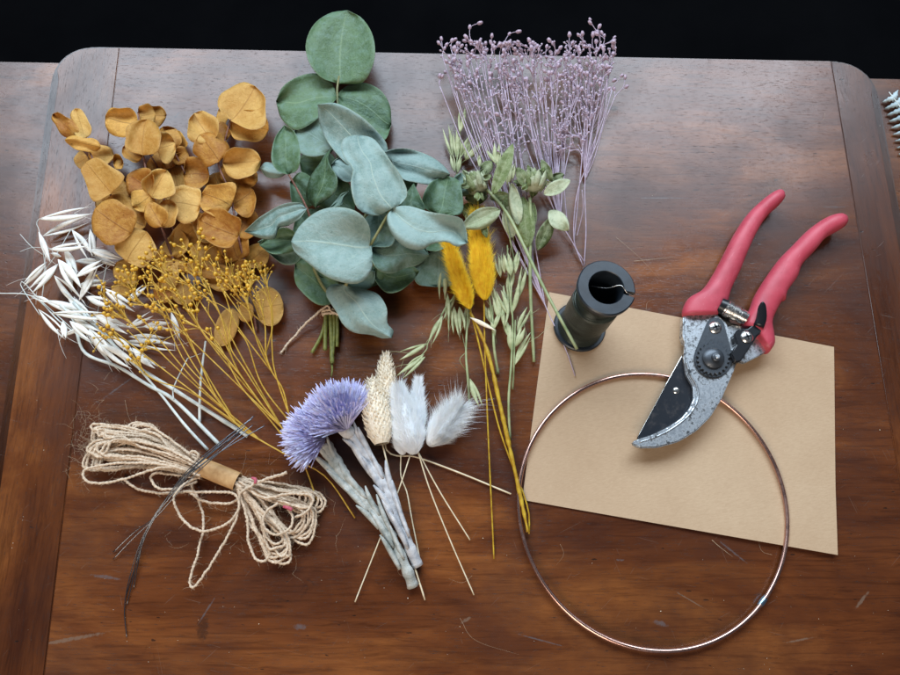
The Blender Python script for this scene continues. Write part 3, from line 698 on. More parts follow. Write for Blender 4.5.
# lilac sprays
Lc = crop(430, 10, 4.286)
def topy(x):   # upper outline of the heads in the crop
    pts = [(40, 125), (120, 90), (170, 75), (240, 105), (300, 140), (420, 140), (530, 145), (600, 180), (640, 110), (700, 95), (780, 110), (800, 190)]
    for (a_, b_), (c_, d_) in zip(pts, pts[1:]):
        if a_ <= x <= c_: return b_ + (d_ - b_) * (x - a_) / (c_ - a_)
    return 150
def fan(y): return 1 - max(0, y - 58) / 190
def lil(x0, x1, n, extra, dep=215):
    out = [Lc(*e) for e in extra]
    for i in range(n):
        x = rnd.uniform(x0, x1); y = topy(x) + dep * rnd.random() ** 1.1 + (20 if x < 100 else 0)
        p_ = Lc(x, y); out.append((548 + (p_[0] - 548) * fan(p_[1]), p_[1]))
    out.sort(key=lambda t: -t[1]); return out
zl = lambda p, u: .003 + .016 * u
for lab, loc, mains, tg in (
  ('left spray of dried lilac flowers, its stem end reaching over the kraft card', (570, 372),
   [[(575, 376), (566, 350), (545, 305), (534, 268), (520, 225), (508, 180), (497, 130), (490, 90)], [(534, 268), (510, 200), (492, 150), (470, 105), (452, 75)], [(534, 268), (520, 200), (515, 150), (505, 90)]],
   lil(60, 330, 60, [(50, 135), (45, 150), (65, 160), (200, 60), (170, 85), (40, 295), (70, 275), (95, 250), (110, 300), (120, 340), (195, 450), (240, 500), (325, 430), (180, 315), (300, 455)])),
  ('middle spray of dried lilac flowers, the densest part behind the pale green buds', (578, 262),
   [[(583, 266), (574, 245), (560, 220), (550, 180), (548, 130), (545, 85)], [(574, 245), (552, 205), (535, 150), (525, 80)], [(568, 232), (564, 180), (566, 130), (570, 90)], [(560, 222), (535, 170), (522, 130), (515, 90)]],
   lil(300, 600, 67, [(335, 110), (365, 95), (520, 140), (545, 190), (600, 210), (380, 345), (645, 350), (470, 400)])),
  ('right spray of dried lilac flowers, with one bare straight stem down to the spool', (583, 262),
   [[(584, 266), (586, 230), (585, 180), (592, 130), (603, 80)], [(577, 236), (583, 210), (582, 190)], [(584, 262), (574, 240), (578, 190), (598, 140), (612, 90)], [(574, 240), (580, 180), (585, 120), (590, 70)]],
   lil(590, 795, 63, [(690, 50), (695, 65), (720, 80), (597, 120), (650, 120), (835, 300), (832, 335), (815, 290), (760, 345), (690, 470), (645, 545), (720, 400)]))):
    root = empty('dried_flower_spray', lab, 'dried flower', P(*loc), 'lilac dried flower sprays')
    m0 = mains[0]; joint = [p for p in m0 if p[1] > 190][-1]; x0_, x1_ = min(t_[0] for t_ in tg), min(616, max(t_[0] for t_ in tg))
    tw_ = [(548 + (x_ - 548) * fan(y_), y_) for x_, y_ in [(rnd.uniform(x0_, x1_), 42 + 110 * rnd.random()) for _ in range(260)]]
    for k in range(24):                       # many fine, nearly parallel stalks
        st = m0[rnd.randrange(2, 4)]; xe = x0_ + (x1_ - x0_) * (k + rnd.random()) / 24; ye = rnd.uniform(50, 100)
        a1, a2 = rnd.uniform(.28, .4), rnd.uniform(.6, .75); mains.append([st, (st[0] + (xe - st[0]) * (a1 + .06) + rnd.uniform(-3, 3), st[1] + (ye - st[1]) * a1), (st[0] + (xe - st[0]) * (a2 + .05) + rnd.uniform(-4, 4), st[1] + (ye - st[1]) * a2), (xe, ye)])
    spray(root, mains, tg + [(m_[-1][0] + rnd.uniform(-2, 2), m_[-1][1] - 7) for m_ in mains[-24:]], M['lilac_stem'], lheads, None, .00030, .00048, zl, 'seed_head', (.8, 1.2), twiglets=tw_, ang_pen=7, minlen=7, curve=.45, base_len=14)
mb = MB(); tube(mb, path([(576, 378), (568, 356), (552, 322), (540, 290)], [.001, .004, .006, .007], 20), taper(.0006, .0009, 20), 6, rough=.3)
# yellow berry sprays
def cl(lst):
    tot = sum(q[3] for q in lst); out = []; lst = [(x, y, r_, max(2, int(n * min(1.35, 98 / tot)))) for x, y, r_, n in lst]
    for x, y, r, n in lst:
        for i in range(n):
            for _ in range(10):
                a_ = rnd.uniform(0, 2 * PI); q = r * math.sqrt(rnd.random()); t = U(x + q * math.cos(a_), y + q * math.sin(a_) * .8)
                if all((t[0] - o_[0]) ** 2 + (t[1] - o_[1]) ** 2 > 9 for o_ in out): out.append(t); break
    out.sort(key=lambda t: -t[1]); return out
zy = lambda p, u: .002 + .022 * u ** .8
for lab, mains, tg in (
  ('yellow berry spray lying over the white oats, its kinked stem the longest',
   [[(355, 518), (326, 477), (292, 458), (260, 440), (237, 425), (210, 390), (185, 362), (170, 330), (158, 300)], [(237, 425), (190, 392), (150, 377), (120, 340)], [(237, 425), (215, 395), (190, 340), (175, 310)]],
   cl([(60, 340, 50, 12), (35, 440, 32, 8), (20, 250, 40, 4), (150, 545, 50, 3), (220, 505, 50, 3), (215, 410, 60, 4), (190, 290, 70, 9), (130, 190, 62, 16), (250, 190, 50, 5)])),
  ('middle yellow berry spray, its stem running behind the lower blue flower',
   [[(318, 503), (303, 462), (282, 428), (262, 405), (240, 375), (222, 352), (205, 335), (190, 310)], [(262, 405), (235, 365), (222, 320), (210, 290)], [(303, 462), (270, 420), (240, 385), (215, 340), (180, 318)], [(282, 428), (245, 370), (230, 345), (232, 310)]],
   cl([(240, 100, 62, 18), (340, 240, 80, 14), (300, 330, 60, 8), (390, 330, 60, 8), (450, 280, 50, 10), (430, 50, 90, 15), (400, 195, 60, 10), (430, 135, 45, 8), (500, 440, 50, 3), (350, 400, 60, 4)])),
  ('rightmost yellow berry spray, its curved stems crossing the large flat tan leaf',
   [[(290, 420), (283, 390), (272, 372), (266, 354), (265, 325), (258, 300), (248, 280)], [(290, 418), (275, 372), (272, 345), (271, 310), (262, 285)], [(272, 372), (255, 350), (235, 322), (225, 295)], [(292, 425), (262, 385), (248, 345), (238, 330)]],
   cl([(600, 215, 68, 18), (690, 165, 55, 14), (560, 105, 40, 5), (640, 255, 40, 8), (560, 180, 40, 5), (740, 160, 20, 3), (480, 130, 40, 4)]))):
    root = empty('berry_spray', lab, 'dried berries', P(*mains[0][0]), 'yellow berry sprays')
    for k in range(5):
        j0_ = mains[0][rnd.randrange(2, 5)]; e_ = rnd.choice(tg); mains.append([j0_, (j0_[0] * .5 + e_[0] * .5 + rnd.uniform(-9, 9), j0_[1] * .5 + e_[1] * .5 + 6), e_])
    spray(root, mains, tg, M['yellow_stem'], berries, None, .00032, .0006, zy, 'berry', (.65, 1.08), twiglets=[(rnd.choice(tg)[0] + rnd.uniform(-12, 12), rnd.choice(tg)[1] + rnd.uniform(-4, 14)) for _ in range(45)], ang_pen=6, minlen=13, curve=.4, base_len=12)

# ------------------------------------------------------------------ oats
def husk(mb, b, t, w, z0, z1, n=9, sides=7, flat=.55, bend=0.0):
    pts = []; p0 = P(b[0], b[1], z0); p1 = P(t[0], t[1], z1); side = (p1 - p0).cross(Vector((0, 0, 1)))
    for i in range(n):
        u = i / (n - 1); pts.append(p0.lerp(p1, u) + side * bend * math.sin(PI * u))
    r = [w * S / 2 * max(.04, (math.sin(PI * min(1, (u * .93 + .04))) ** 1.15) * (1.2 - .5 * u)) for u in [i / (n - 1) for i in range(n)]]
    tube(mb, pts, r, sides, flat=flat)
def spikelet(parent, b, t, w, mat, z=None, awn=True):
    b = Vector(b); t = Vector(t); d = t - b; p = Vector((-d.y, d.x)).normalized(); L = d.length
    z = rnd.uniform(.003, .016) if z is None else z
    mb = MB(); sp = rnd.uniform(.05, .2); t = t + d * .06
    s_ = rnd.choice((-1, 1)); w *= rnd.uniform(.9, 1.2)
    husk(mb, b, t + p * L * sp * .35 * s_, w * .80, z, z + rnd.uniform(-.001, .004), bend=rnd.uniform(.01, .05) * s_)
    husk(mb, b, t - p * L * sp * rnd.uniform(.3, .9) * s_ - d * rnd.uniform(-.05, .12), w * rnd.uniform(.38, .6), z + .0006, z + rnd.uniform(-.001, .004), bend=-rnd.uniform(.01, .06) * s_)
    if awn:
        for s in (1, -1):
            if rnd.random() < .6:
                a0 = b + d * .7; a1 = t + p * s * L * rnd.uniform(.1, .4) + d * rnd.uniform(.1, .4)
                tube(mb, path([a0, (a0 + a1) / 2 + p * L * .05, a1], z + .001, 5), taper(.00018, .0001, 5), 4)
    return build('spikelet', mb, mat, parent)
Wc = crop(20, 205, 4.82); V = crop(60, 300, 4.5)
wspk = [(Wc, q) for q in [(90, 68, 335, 28, 34), (110, 150, 318, 66, 32), (90, 130, 140, 270, 32), (250, 120, 340, 245, 32), (338, 118, 355, 240, 30), (140, 215, 320, 190, 32), (330, 215, 480, 258, 36), (350, 245, 465, 290, 26),
   (128, 275, 20, 382, 38), (182, 285, 58, 412, 36), (215, 208, 270, 335, 36), (183, 262, 285, 400, 44), (262, 272, 398, 272, 32), (268, 348, 390, 275, 32), (285, 385, 408, 372, 28), (285, 460, 362, 305, 32), (165, 340, 300, 485, 30),
   (115, 460, 320, 525, 40), (150, 520, 405, 540, 28), (88, 502, 218, 638, 26), (228, 435, 330, 540, 42), (318, 440, 440, 482, 38), (400, 400, 548, 505, 32), (508, 470, 605, 388, 28), (250, 420, 230, 300, 30), (200, 250, 150, 230, 24),
   (205, 560, 215, 640, 34), (240, 560, 350, 640, 34), (150, 470, 60, 440, 20)]] + \
  [(V, q) for q in [(300, 125, 410, 68, 28), (290, 190, 510, 210, 34), (310, 165, 460, 175, 26), (375, 120, 490, 112, 30), (105, 120, 5, 162, 24), (230, 165, 325, 235, 40), (325, 215, 425, 300, 42), (130, 130, 235, 255, 40), (500, 55, 535, 175, 30), (180, 200, 330, 290, 36),
   (120, 150, 300, 300, 34), (40, 60, 180, 130, 38), (150, 60, 300, 140, 40), (0, 30, 130, 100, 36)]]
wroots = []
for lab, stem_pts in (
   ('bleached white oat stalk whose pale cut end reaches lowest, to the dark wires', [(V, [(0, 20), (60, 90), (110, 235), (260, 300), (400, 385), (520, 455), (718, 652)], .0014), (V, [(20, -40), (120, 60), (230, 180), (310, 290)], .0007)]),
   ('bleached white oat stalk with the widest straw, ending right of the other white straws', [(V, [(60, 10), (150, 110), (250, 210), (350, 300), (500, 395), (845, 612)], .0015), (V, [(100, 60), (300, 120), (480, 110)], .0005), (V, [(280, 240), (300, 190), (330, 180)], .0004)]),
   ('bleached white oat stalk with spikelets nearest the left table edge', [(V, [(340, 290), (450, 420), (560, 560), (665, 675)], .0011), (Wc, [(-110, 425), (60, 440), (190, 560), (320, 650), (450, 705), (557, 767)], .0006), (Wc, [(95, 530), (5, 390), (20, 375), (100, 460), (300, 640)], .0004), (Wc, [(90, 70), (80, 90), (95, 135), (120, 300), (105, 460)], .0004), (Wc, [(245, 120), (180, 230), (110, 330)], .0004), (Wc, [(0, 140), (50, 195), (110, 240)], .0003), (Wc, [(0, 225), (60, 205), (150, 210)], .00025), (Wc, [(420, 280), (395, 400), (360, 600)], .0004)]),
   ('short bleached white straw standing nearly upright between the yellow stems', [(V, [(655, 185), (640, 300), (630, 420), (628, 560)], .0011)])):
    r = empty('oat_stalk', lab, 'dried grass', P(*stem_pts[0][0](*stem_pts[0][1][-1])), 'bleached white oats'); mb = MB(); wroots.append(r)
    for K, pts, rad in stem_pts:
        n = 6 * len(pts); tube(mb, path(pts, [.008] + [.007] * (len(pts) - 2) + [.002], n, K), taper(rad * .7, rad, n), 8, flat=.8, rough=.2)
    build('stem', mb, M['white_straw'], r)
for K, q in wspk:
    b = K(q[0], q[1]); t = K(q[2], q[3]); r = wroots[2] if b[0] < 72 else (wroots[0] if (b[1] < 290 or b[0] < 100) else wroots[1])
    spikelet(r, b, t, q[4] / 4.7, M['white_oat'], None)
mb = MB(); r = empty('dry_stalk', 'thin bent white straw fragment crossing the yellow stems', 'dried grass', P(175, 395))
tube(mb, path([(575, 262), (545, 320), (510, 400), (512, 450)], .011, 16, V), .0005, 5); tube(mb, path([(575, 262), (610, 250), (635, 240)], .011, 8, V), taper(.0003, .0001, 8), 5); build('straw', mb, M['white_straw'], r)

Hc = crop(440, 105, 4.82); J = crop(390, 240, 3.75)
def oat(lab, stems, spk, z0=.006):
    K0 = stems[0][0]; r = empty('oat_stalk', lab, 'dried grass', P(*K0(*stems[0][1][-1])), 'green oats'); mb = MB()
    for K, pts, rad in stems:
        n = 7 * len(pts); tube(mb, path(pts, [z0 + .004] * (len(pts) - 1) + [.002], n, K), taper(rad * .6, rad, n), 7, rough=.2)
    build('stem', mb, M['green_straw'], r)
    for K, b0, b1, t0, t1, w in spk: spikelet(r, K(b0, b1), K(t0, t1), w / (4.82 if K is Hc else 3.75), M['green_oat'], z0 + rnd.uniform(0, .008))
oat('highest green oat stalk, its spikelets between the eucalyptus and the lilac flowers', [(Hc, [(97, 135), (90, 220), (80, 330), (130, 560), (200, 700)], .0008), (Hc, [(125, 262), (95, 290)], .0004)],
    [(Hc, 95, 135, 112, 18, 38), (Hc, 62, 255, 32, 112, 28), (Hc, 80, 262, 72, 128, 34), (Hc, 92, 262, 148, 152, 28), (Hc, 120, 268, 200, 182, 32), (Hc, 122, 262, 140, 180, 26), (Hc, 72, 325, 55, 245, 30), (Hc, 85, 330, 100, 255, 30), (Hc, 100, 240, 105, 170, 30)])
oat('green oat stalk bending left with three separate spikelets near the white bunny tails', [(J, [(40, 500), (130, 420), (145, 380), (195, 280), (240, 210), (270, 150)], .0006), (J, [(140, 390), (100, 400)], .0004)],
    [(J, 245, 210, 195, 292, 26), (J, 197, 285, 150, 382, 24), (J, 140, 388, 38, 440, 24), (J, 128, 428, 60, 482, 20), (J, 132, 438, 33, 512, 26), (J, 198, 100, 200, 218, 24)])
oat('green oat stalk with a single husk at its lower end, left of yellow stems', [(J, [(270, 200), (290, 250), (285, 420), (292, 520), (300, 625)], .0010), (J, [(285, 420), (262, 450), (285, 490)], .0003), (J, [(285, 420), (270, 350)], .0003)],
    [(J, 225, 248, 232, 342, 24), (J, 240, 250, 250, 352, 24), (J, 260, 250, 270, 342, 24), (J, 290, 240, 285, 332, 22), (J, 300, 520, 337, 617, 28), (J, 215, 200, 215, 300, 20)])
oat('short green oat stalk right behind the yellow bunny tail stems', [(J, [(370, 200), (385, 300), (390, 400), (405, 502)], .0012), (J, [(330, 300), (385, 330), (400, 390)], .0003)],
    [(J, 382, 320, 380, 235, 22), (J, 390, 335, 412, 275, 22), (J, 372, 305, 362, 250, 20), (J, 395, 360, 380, 310, 20)])
oat('green oat stalk with the most spikelets and a doubled straw, nearest the card', [(J, [(440, 20), (445, 150), (460, 300), (455, 460), (445, 600), (450, 750)], .0010), (J, [(470, 300), (465, 460), (460, 560)], .0008)],
    [(J, 465, 472, 527, 355, 28), (J, 475, 350, 517, 258, 24), (J, 458, 420, 457, 325, 30), (J, 445, 285, 412, 195, 26), (J, 455, 280, 475, 150, 28), (J, 440, 250, 430, 175, 26), (J, 480, 222, 507, 108, 26), (J, 455, 135, 440, 55, 26), (J, 430, 125, 422, 55, 24),
     (J, 470, 125, 482, 45, 26), (J, 410, 300, 392, 205, 26), (J, 430, 330, 432, 225, 26), (J, 450, 370, 425, 290, 24), (J, 470, 400, 500, 330, 24), (J, 415, 140, 402, 60, 22), (J, 440, 200, 460, 110, 24), (J, 400, 250, 385, 180, 22)])
oat('green oat head just showing above the two pale green buds', [(Hc, [(275, 285), (290, 400), (320, 560), (360, 760)], .0007), (Hc, [(335, 380), (340, 520), (360, 700)], .0006)],
    [(Hc, 272, 285, 224, 222, 28), (Hc, 275, 295, 270, 188, 32), (Hc, 190, 300, 186, 245, 22), (Hc, 325, 385, 335, 305, 32), (Hc, 290, 330, 300, 230, 30), (Hc, 350, 360, 355, 290, 26)], .012)

# ------------------------------------------------------------------ leafy bud flowers
def bud(lab, c, stem_pts, axis, R, leaves, cream=.5):
    r = empty('leafy_bud', lab, 'dried flower', P(*stem_pts[-1][:2]), 'pale green bud flowers'); mb = MB(); n = 30
    tube(mb, path([(x, y, z * MM) for x, y, z in stem_pts], 0, n), taper(.0013, .0012, n), 8, rough=.2)
    st = build('stem', mb, M['green_straw'], r)
    for kn in (9, 19):
        pass
    mb = MB(); cx, cy = c; z = .020; ax = (P(cx + axis[0], cy + axis[1], z) - P(cx, cy, z)).normalized()
    cc = P(cx, cy, z) - ax * R * S * .9; hh = R * S * 1.9
    spin(mb, cc, ax, [(.0001, 0), (R * S * .7, hh * .15), (R * S * .95, hh * .4), (R * S * .75, hh * .7), (R * S * .35, hh * .93), (.0001, hh)], 18)
    core = build('bud', mb, M['herb_pale'], r)
    u = ax.orthogonal().normalized(); w = ax.cross(u)
    for i in range(34):
        ring = i / 34; a_ = i * 2.39996; rr = R * S * (.95 - .45 * ring); h0 = hh * (.02 + .45 * ring)
        d = u * math.cos(a_) + w * math.sin(a_); Lb = R * S * rnd.uniform(1.15, 1.65) * (1 - .25 * ring)
        b = cc + ax * h0 + d * rr * .8; sd = ax.cross(d)
        if b.z < .002: b.z = .002
        v = []; uv = []; nn = 6; hw = R * S * .30
        op = rnd.uniform(.1, .55) * (1 - ring * .5)
        for k in range(nn):
            q = k / (nn - 1); wd = hw * (math.sin(PI * (q * .85 + .15)) ** .7 if q < 1 else .05)
            ctr = b + ax * Lb * q + d * (Lb * (op * q - .75 * op * q * q * .6) + hw * .35 * math.sin(PI * q))
            for j in range(5):
                s = (j - 2) / 2; vv = ctr + sd * wd * s - d * wd * .45 * s * s; vv.z = max(vv.z, .001); v.append(vv); uv.append((q, j / 4))
        f = [(k * 5 + j, k * 5 + j + 1, (k + 1) * 5 + j + 1, (k + 1) * 5 + j) for k in range(nn - 1) for j in range(4)]
        mb = MB(); mb.add(v, f, uv); o = build('bract', mb, M['herb_pale' if rnd.random() < .62 else 'herb'], core)
        sm = o.modifiers.new('t', 'SOLIDIFY'); sm.thickness = .0004
    for k in range(15):
        a_ = rnd.uniform(0, 2 * PI); q0 = rnd.uniform(.2, .8) * R * 4.82; q1 = q0 + rnd.uniform(34, 66); hx, hy = (cx - 440) * 4.82, (cy - 105) * 4.82
        a2 = a_ + rnd.uniform(-.5, .5); leaves = leaves + [((hx + q0 * math.cos(a_), hy + q0 * math.sin(a_)), (hx + q0 * math.cos(a_) + (q1 - q0) * math.cos(a2), hy + q0 * math.sin(a_) + (q1 - q0) * math.sin(a2)), rnd.uniform(18, 34), rnd.choice(('herb', 'herb_pale', 'herb')), rnd.uniform(8, 24), dict(cup=rnd.uniform(.1, .35), wave=rnd.uniform(.8, 2)))]
    for b, t, wd, mat, z, kw in leaves:
        oval(r, 'leaf', b, t, wd, M[mat], z, z + 2, K=Hc, prof=(.45, .85, 1.0, .78, .34), n=16, m=8, **kw)
    return r
bud('pale green leafy bud whose long stem slants across to the black spool', (476, 184), [(487, 190, 20), (495, 198, 22), (512, 222, 24), (545, 290, 30), (577, 349, 34)], (-.35, -.94), 13.5,
    [((255, 432), (352, 186), 68, 'herb', 30, dict(cup=.2, wave=1)), ((290, 505), (108, 590), 96, 'herb_pale', 26, dict(cup=.15, wave=2.4)), ((200, 560), (225, 640), 34, 'herb', 24, dict(wave=1)), ((240, 450), (330, 430), 50, 'herb', 18, {}),
     ((200, 330), (250, 270), 60, 'herb', 14, {}), ((230, 440), (120, 450), 70, 'herb', 10, {}), ((150, 470), (120, 540), 60, 'herb', 8, {})])
bud('pale green leafy bud with a cream heart, directly below the lilac flowers', (534, 182), [(530, 198, 16), (531, 230, 14), (530, 262, 11), (531, 305, 7), (534, 362, 3)], (.1, -1), 12.5,
    [((500, 430), (628, 362), 66, 'herb_pale', 24, dict(cup=.2, wave=1.2)), ((540, 370), (488, 262), 44, 'herb', 20, dict(cup=.2)), ((530, 360), (600, 335), 44, 'herb', 16, {}), ((430, 400), (370, 300), 60, 'herb', 20, {}),
     ((380, 580), (345, 375), 66, 'herb_pale', 18, dict(wave=2)), ((420, 690), (400, 440), 96, 'herb', 14, dict(wave=2)), ((470, 700), (545, 535), 70, 'herb', 12, dict(wave=2)), ((525, 510), (620, 605), 82, 'herb_pale', 18, dict(wave=1.8, cup=.1)), ((360, 500), (280, 440), 70, 'herb', 10, {}),
     ((400, 640), (450, 470), 80, 'herb', 12, {}), ((350, 640), (320, 480), 70, 'herb_pale', 10, {})])
mb = MB(); pc = path([(463, 490, .018), (500, 500, .02), (528, 512, .02)], 0, 8, Hc); 

# ------------------------------------------------------------------ bunny tails
def tail(lab, b, t, w, z, core, fur, stem, stem_mat, nh=2600, hl=8.0, spread=.5, grp='bunny tails', sr=.0005, flare=0, tk=.80):
    """b base px, t tip px, w width px, hl hair length px"""
    r = empty('bunny_tail', lab, 'dried grass', P(*stem[-1][:2]), grp)
    p0 = P(b[0], b[1], z); p1 = P(t[0], t[1], z); ax = (p1 - p0); L = ax.length; ax.normalize(); R = w * S / 2 * 1.12; nh = int(nh * 2.6)
    mb = MB(); tp = lambda q: min(1, (q / .22 + .02) ** .5) * (1 - tk * max(0, (q - .3) / .7) ** 1.5)
    prof = [(max(.0002, R * .74 * tp(u)), L * u) for u in [i / 14 for i in range(15)]] + [(.0001, L * 1.02)]
    spin(mb, p0, ax, prof, 18); hd = build('head', mb, core, r)
    u = ax.orthogonal().normalized(); v_ = ax.cross(u); mb = MB()
    for i in range(nh):
        q = rnd.random() ** 1.35; a_ = rnd.uniform(0, 2 * PI); rad = R * .77 * tp(q)
        d = u * math.cos(a_) + v_ * math.sin(a_); s = p0 + ax * L * q + d * rad
        if s.z < .0008: continue
        out = rnd.uniform(.25, .9) * spread + (flare * rnd.random() if q > .4 else 0)
        dr = (ax * (1 + rnd.uniform(-.2, .3)) + d * out + Vector((rnd.uniform(-.18, .18), rnd.uniform(-.18, .18), rnd.uniform(-.18, .18)))).normalized()
        hlen = hl * S * rnd.uniform(.4, 1.0) * (1.9 if rnd.random() < .07 else 1) * (1 + flare * .6 * q)
        p = [s, s + dr * hlen * .5, s + (dr + d * .15).normalized() * hlen]
        for k in p: k.z = max(k.z, .0006)
        sw = dr.cross(Vector((d.y, d.z, d.x))); sw = sw.normalized() if sw.length > 1e-6 else u
        ww = .00009
        mb.add([p[0] - sw * ww, p[0] + sw * ww, p[1] + sw * ww * .8, p[1] - sw * ww * .8, p[2]], [(0, 1, 2, 3), (3, 2, 4)])
    build('fluff', mb, fur, hd)
    mb = MB(); n = 26; tube(mb, path([(x, y, zz * MM) for x, y, zz in stem], 0, n), taper(sr, sr * .9, n), 6, rough=.15); build('stem', mb, stem_mat, r)
    return r
WF, WCo = M['white_fur'], M['white_core']
X = crop(270, 340, 4.09)
tail('rear white bunny tail, mostly hidden behind the largest upright one', X(598, 400), X(606, 165), 17, .010, WCo, WF, [(416, 448, 8), (440, 492, 5), (470, 540, 2)], M['tan_stem'], 1500, 9)
tail('small white bunny tail with a wavy stem, lowest and leftmost of the white tails', X(545, 470), X(520, 350), 14, .006, WCo, WF, [(401, 455, 6), (401, 476, 5), (407, 493, 5), (412, 520, 3), (420, 560, 2)], M['tan_stem'], 900, 7)
tail('largest white bunny tail, upright in the middle of the fluffy group', X(592, 468), X(522, 188), 30, .014, WCo, WF, [(411, 453, 12), (395, 500, 8), (355, 602, 2)], M['tan_stem'], 3600, 9, .8)
tail('white bunny tail lying aslant on the right with long hairs flaring out', X(648, 432), X(778, 268), 23, .010, WCo, WF, [(418, 452, 11), (430, 490, 8), (450, 540, 5), (474, 595, 2)], M['tan_stem'], 2600, 15, .7, flare=.7)
for i, p in enumerate([0]):
    pass
YF, YC = M['yellow_fur'], M['yellow_core']
tail('left yellow bunny tail, lower and leaning under the eucalyptus leaf', (470, 309), (446, 240), 15, .019, YC, YF, [(470, 309, 10), (478, 340, 8), (492, 400, 5), (503, 440, 4), (527, 505, 3), (529, 534, 3)], M['ochre'], 2600, 11, .75, 'yellow bunny tails', .0007, tk=.5)
tail('right yellow bunny tail, wider and upright below the leafy bud', (485, 300), (477, 214), 22, .017, YC, YF, [(484, 299, 14), (485, 350, 9), (488, 430, 5), (494, 559, 2)], M['ochre'], 3400, 11, .65, 'yellow bunny tails', .0006, tk=.5)
mb = MB(); n = 40; tube(mb, path([(470, 312, .011), (480, 332, .010), (490, 360, .009), (499, 400, .008), (508, 440, .006), (518, 485, .005), (528, 532, .0055)], 0, n), [.0010 + .0006 * math.sin(PI * i / n) for i in range(n)], 8, rough=.5)
tag(build('dyed_stem', mb, M['ochre']), 'thick lumpy ochre stalk running down from the yellow tails to the copper hoop', 'dried stalk')
mb = MB(); husk(mb, J(300, 290), J(398, 340), 5, .012, .014); tag(build('dry_husk', mb, M['cream']), 'single pale dry husk lying across the stems just under the yellow bunny tails', 'dried husk')

# ------------------------------------------------------------------ cream canary grass heads
def canary(lab, b, t, w, z, stem):
    r = empty('canary_grass', lab, 'dried grass', P(*stem[-1][:2]), 'cream canary grass heads')
    p0 = P(b[0], b[1], z); p1 = P(t[0], t[1], z); ax = (p1 - p0); L = ax.length; ax.normalize(); R = w * S / 2 * 1.2
    fr = lambda q: R * .82 * (math.sin(PI * min(1, q * .9 + .08)) ** .6) * (1.12 - .45 * q)
    mb = MB(); spin(mb, p0, ax, [(fr(i / 12) * .85, L * i / 12) for i in range(13)], 16); hd = build('head', mb, M['cream'], r)
    u = ax.orthogonal().normalized(); v_ = ax.cross(u); mb = MB(); N = 460
    for i in range(N):
        q = (i + .5) / N; a_ = i * 2.39996; d = u * math.cos(a_) + v_ * math.sin(a_); s = p0 + ax * L * q * .96 + d * fr(q) * .8
        if s.z < .001: s.z = .001
        dr = (ax + d * rnd.uniform(.25, .5)).normalized(); sd = dr.cross(d).normalized(); l = .0048 * rnd.uniform(.75, 1.2); hw = .00085 * rnd.uniform(.7, 1.3); dr = (dr + Vector((rnd.uniform(-.3, .3), rnd.uniform(-.3, .3), rnd.uniform(-.2, .3)))).normalized()
        nrm = sd.cross(dr)
        mb.add([s, s + dr * l * .4 + sd * hw, s + dr * l * .4 - sd * hw, s + dr * l * .5 + d * .0006, s + dr * l], [(0, 1, 3), (0, 3, 2), (1, 4, 3), (3, 4, 2)])
    build('scales', mb, M['cream'], hd, smooth=False)
    mb = MB(); tube(mb, path([(x, y, zz * MM) for x, y, zz in stem], 0, 24), .0006, 6, rough=.15); build('stem', mb, M['tan_stem'], r)
canary('rear cream canary grass head, whose thin stem runs far right below the bunny tails', X(470, 300), X(475, 55), 25, .007, [(385, 444, 4), (388, 452, 3), (398, 456, 2.5), (416, 457, 2.5), (460, 473, 2), (511, 494, 1.5)])
canary('front cream canary grass head beside the blue flower, with the straight stem', X(458, 425), X(414, 158), 35, .012, [(382, 442, 10), (395, 495, 10), (408, 545, 8), (425, 600, 2)])

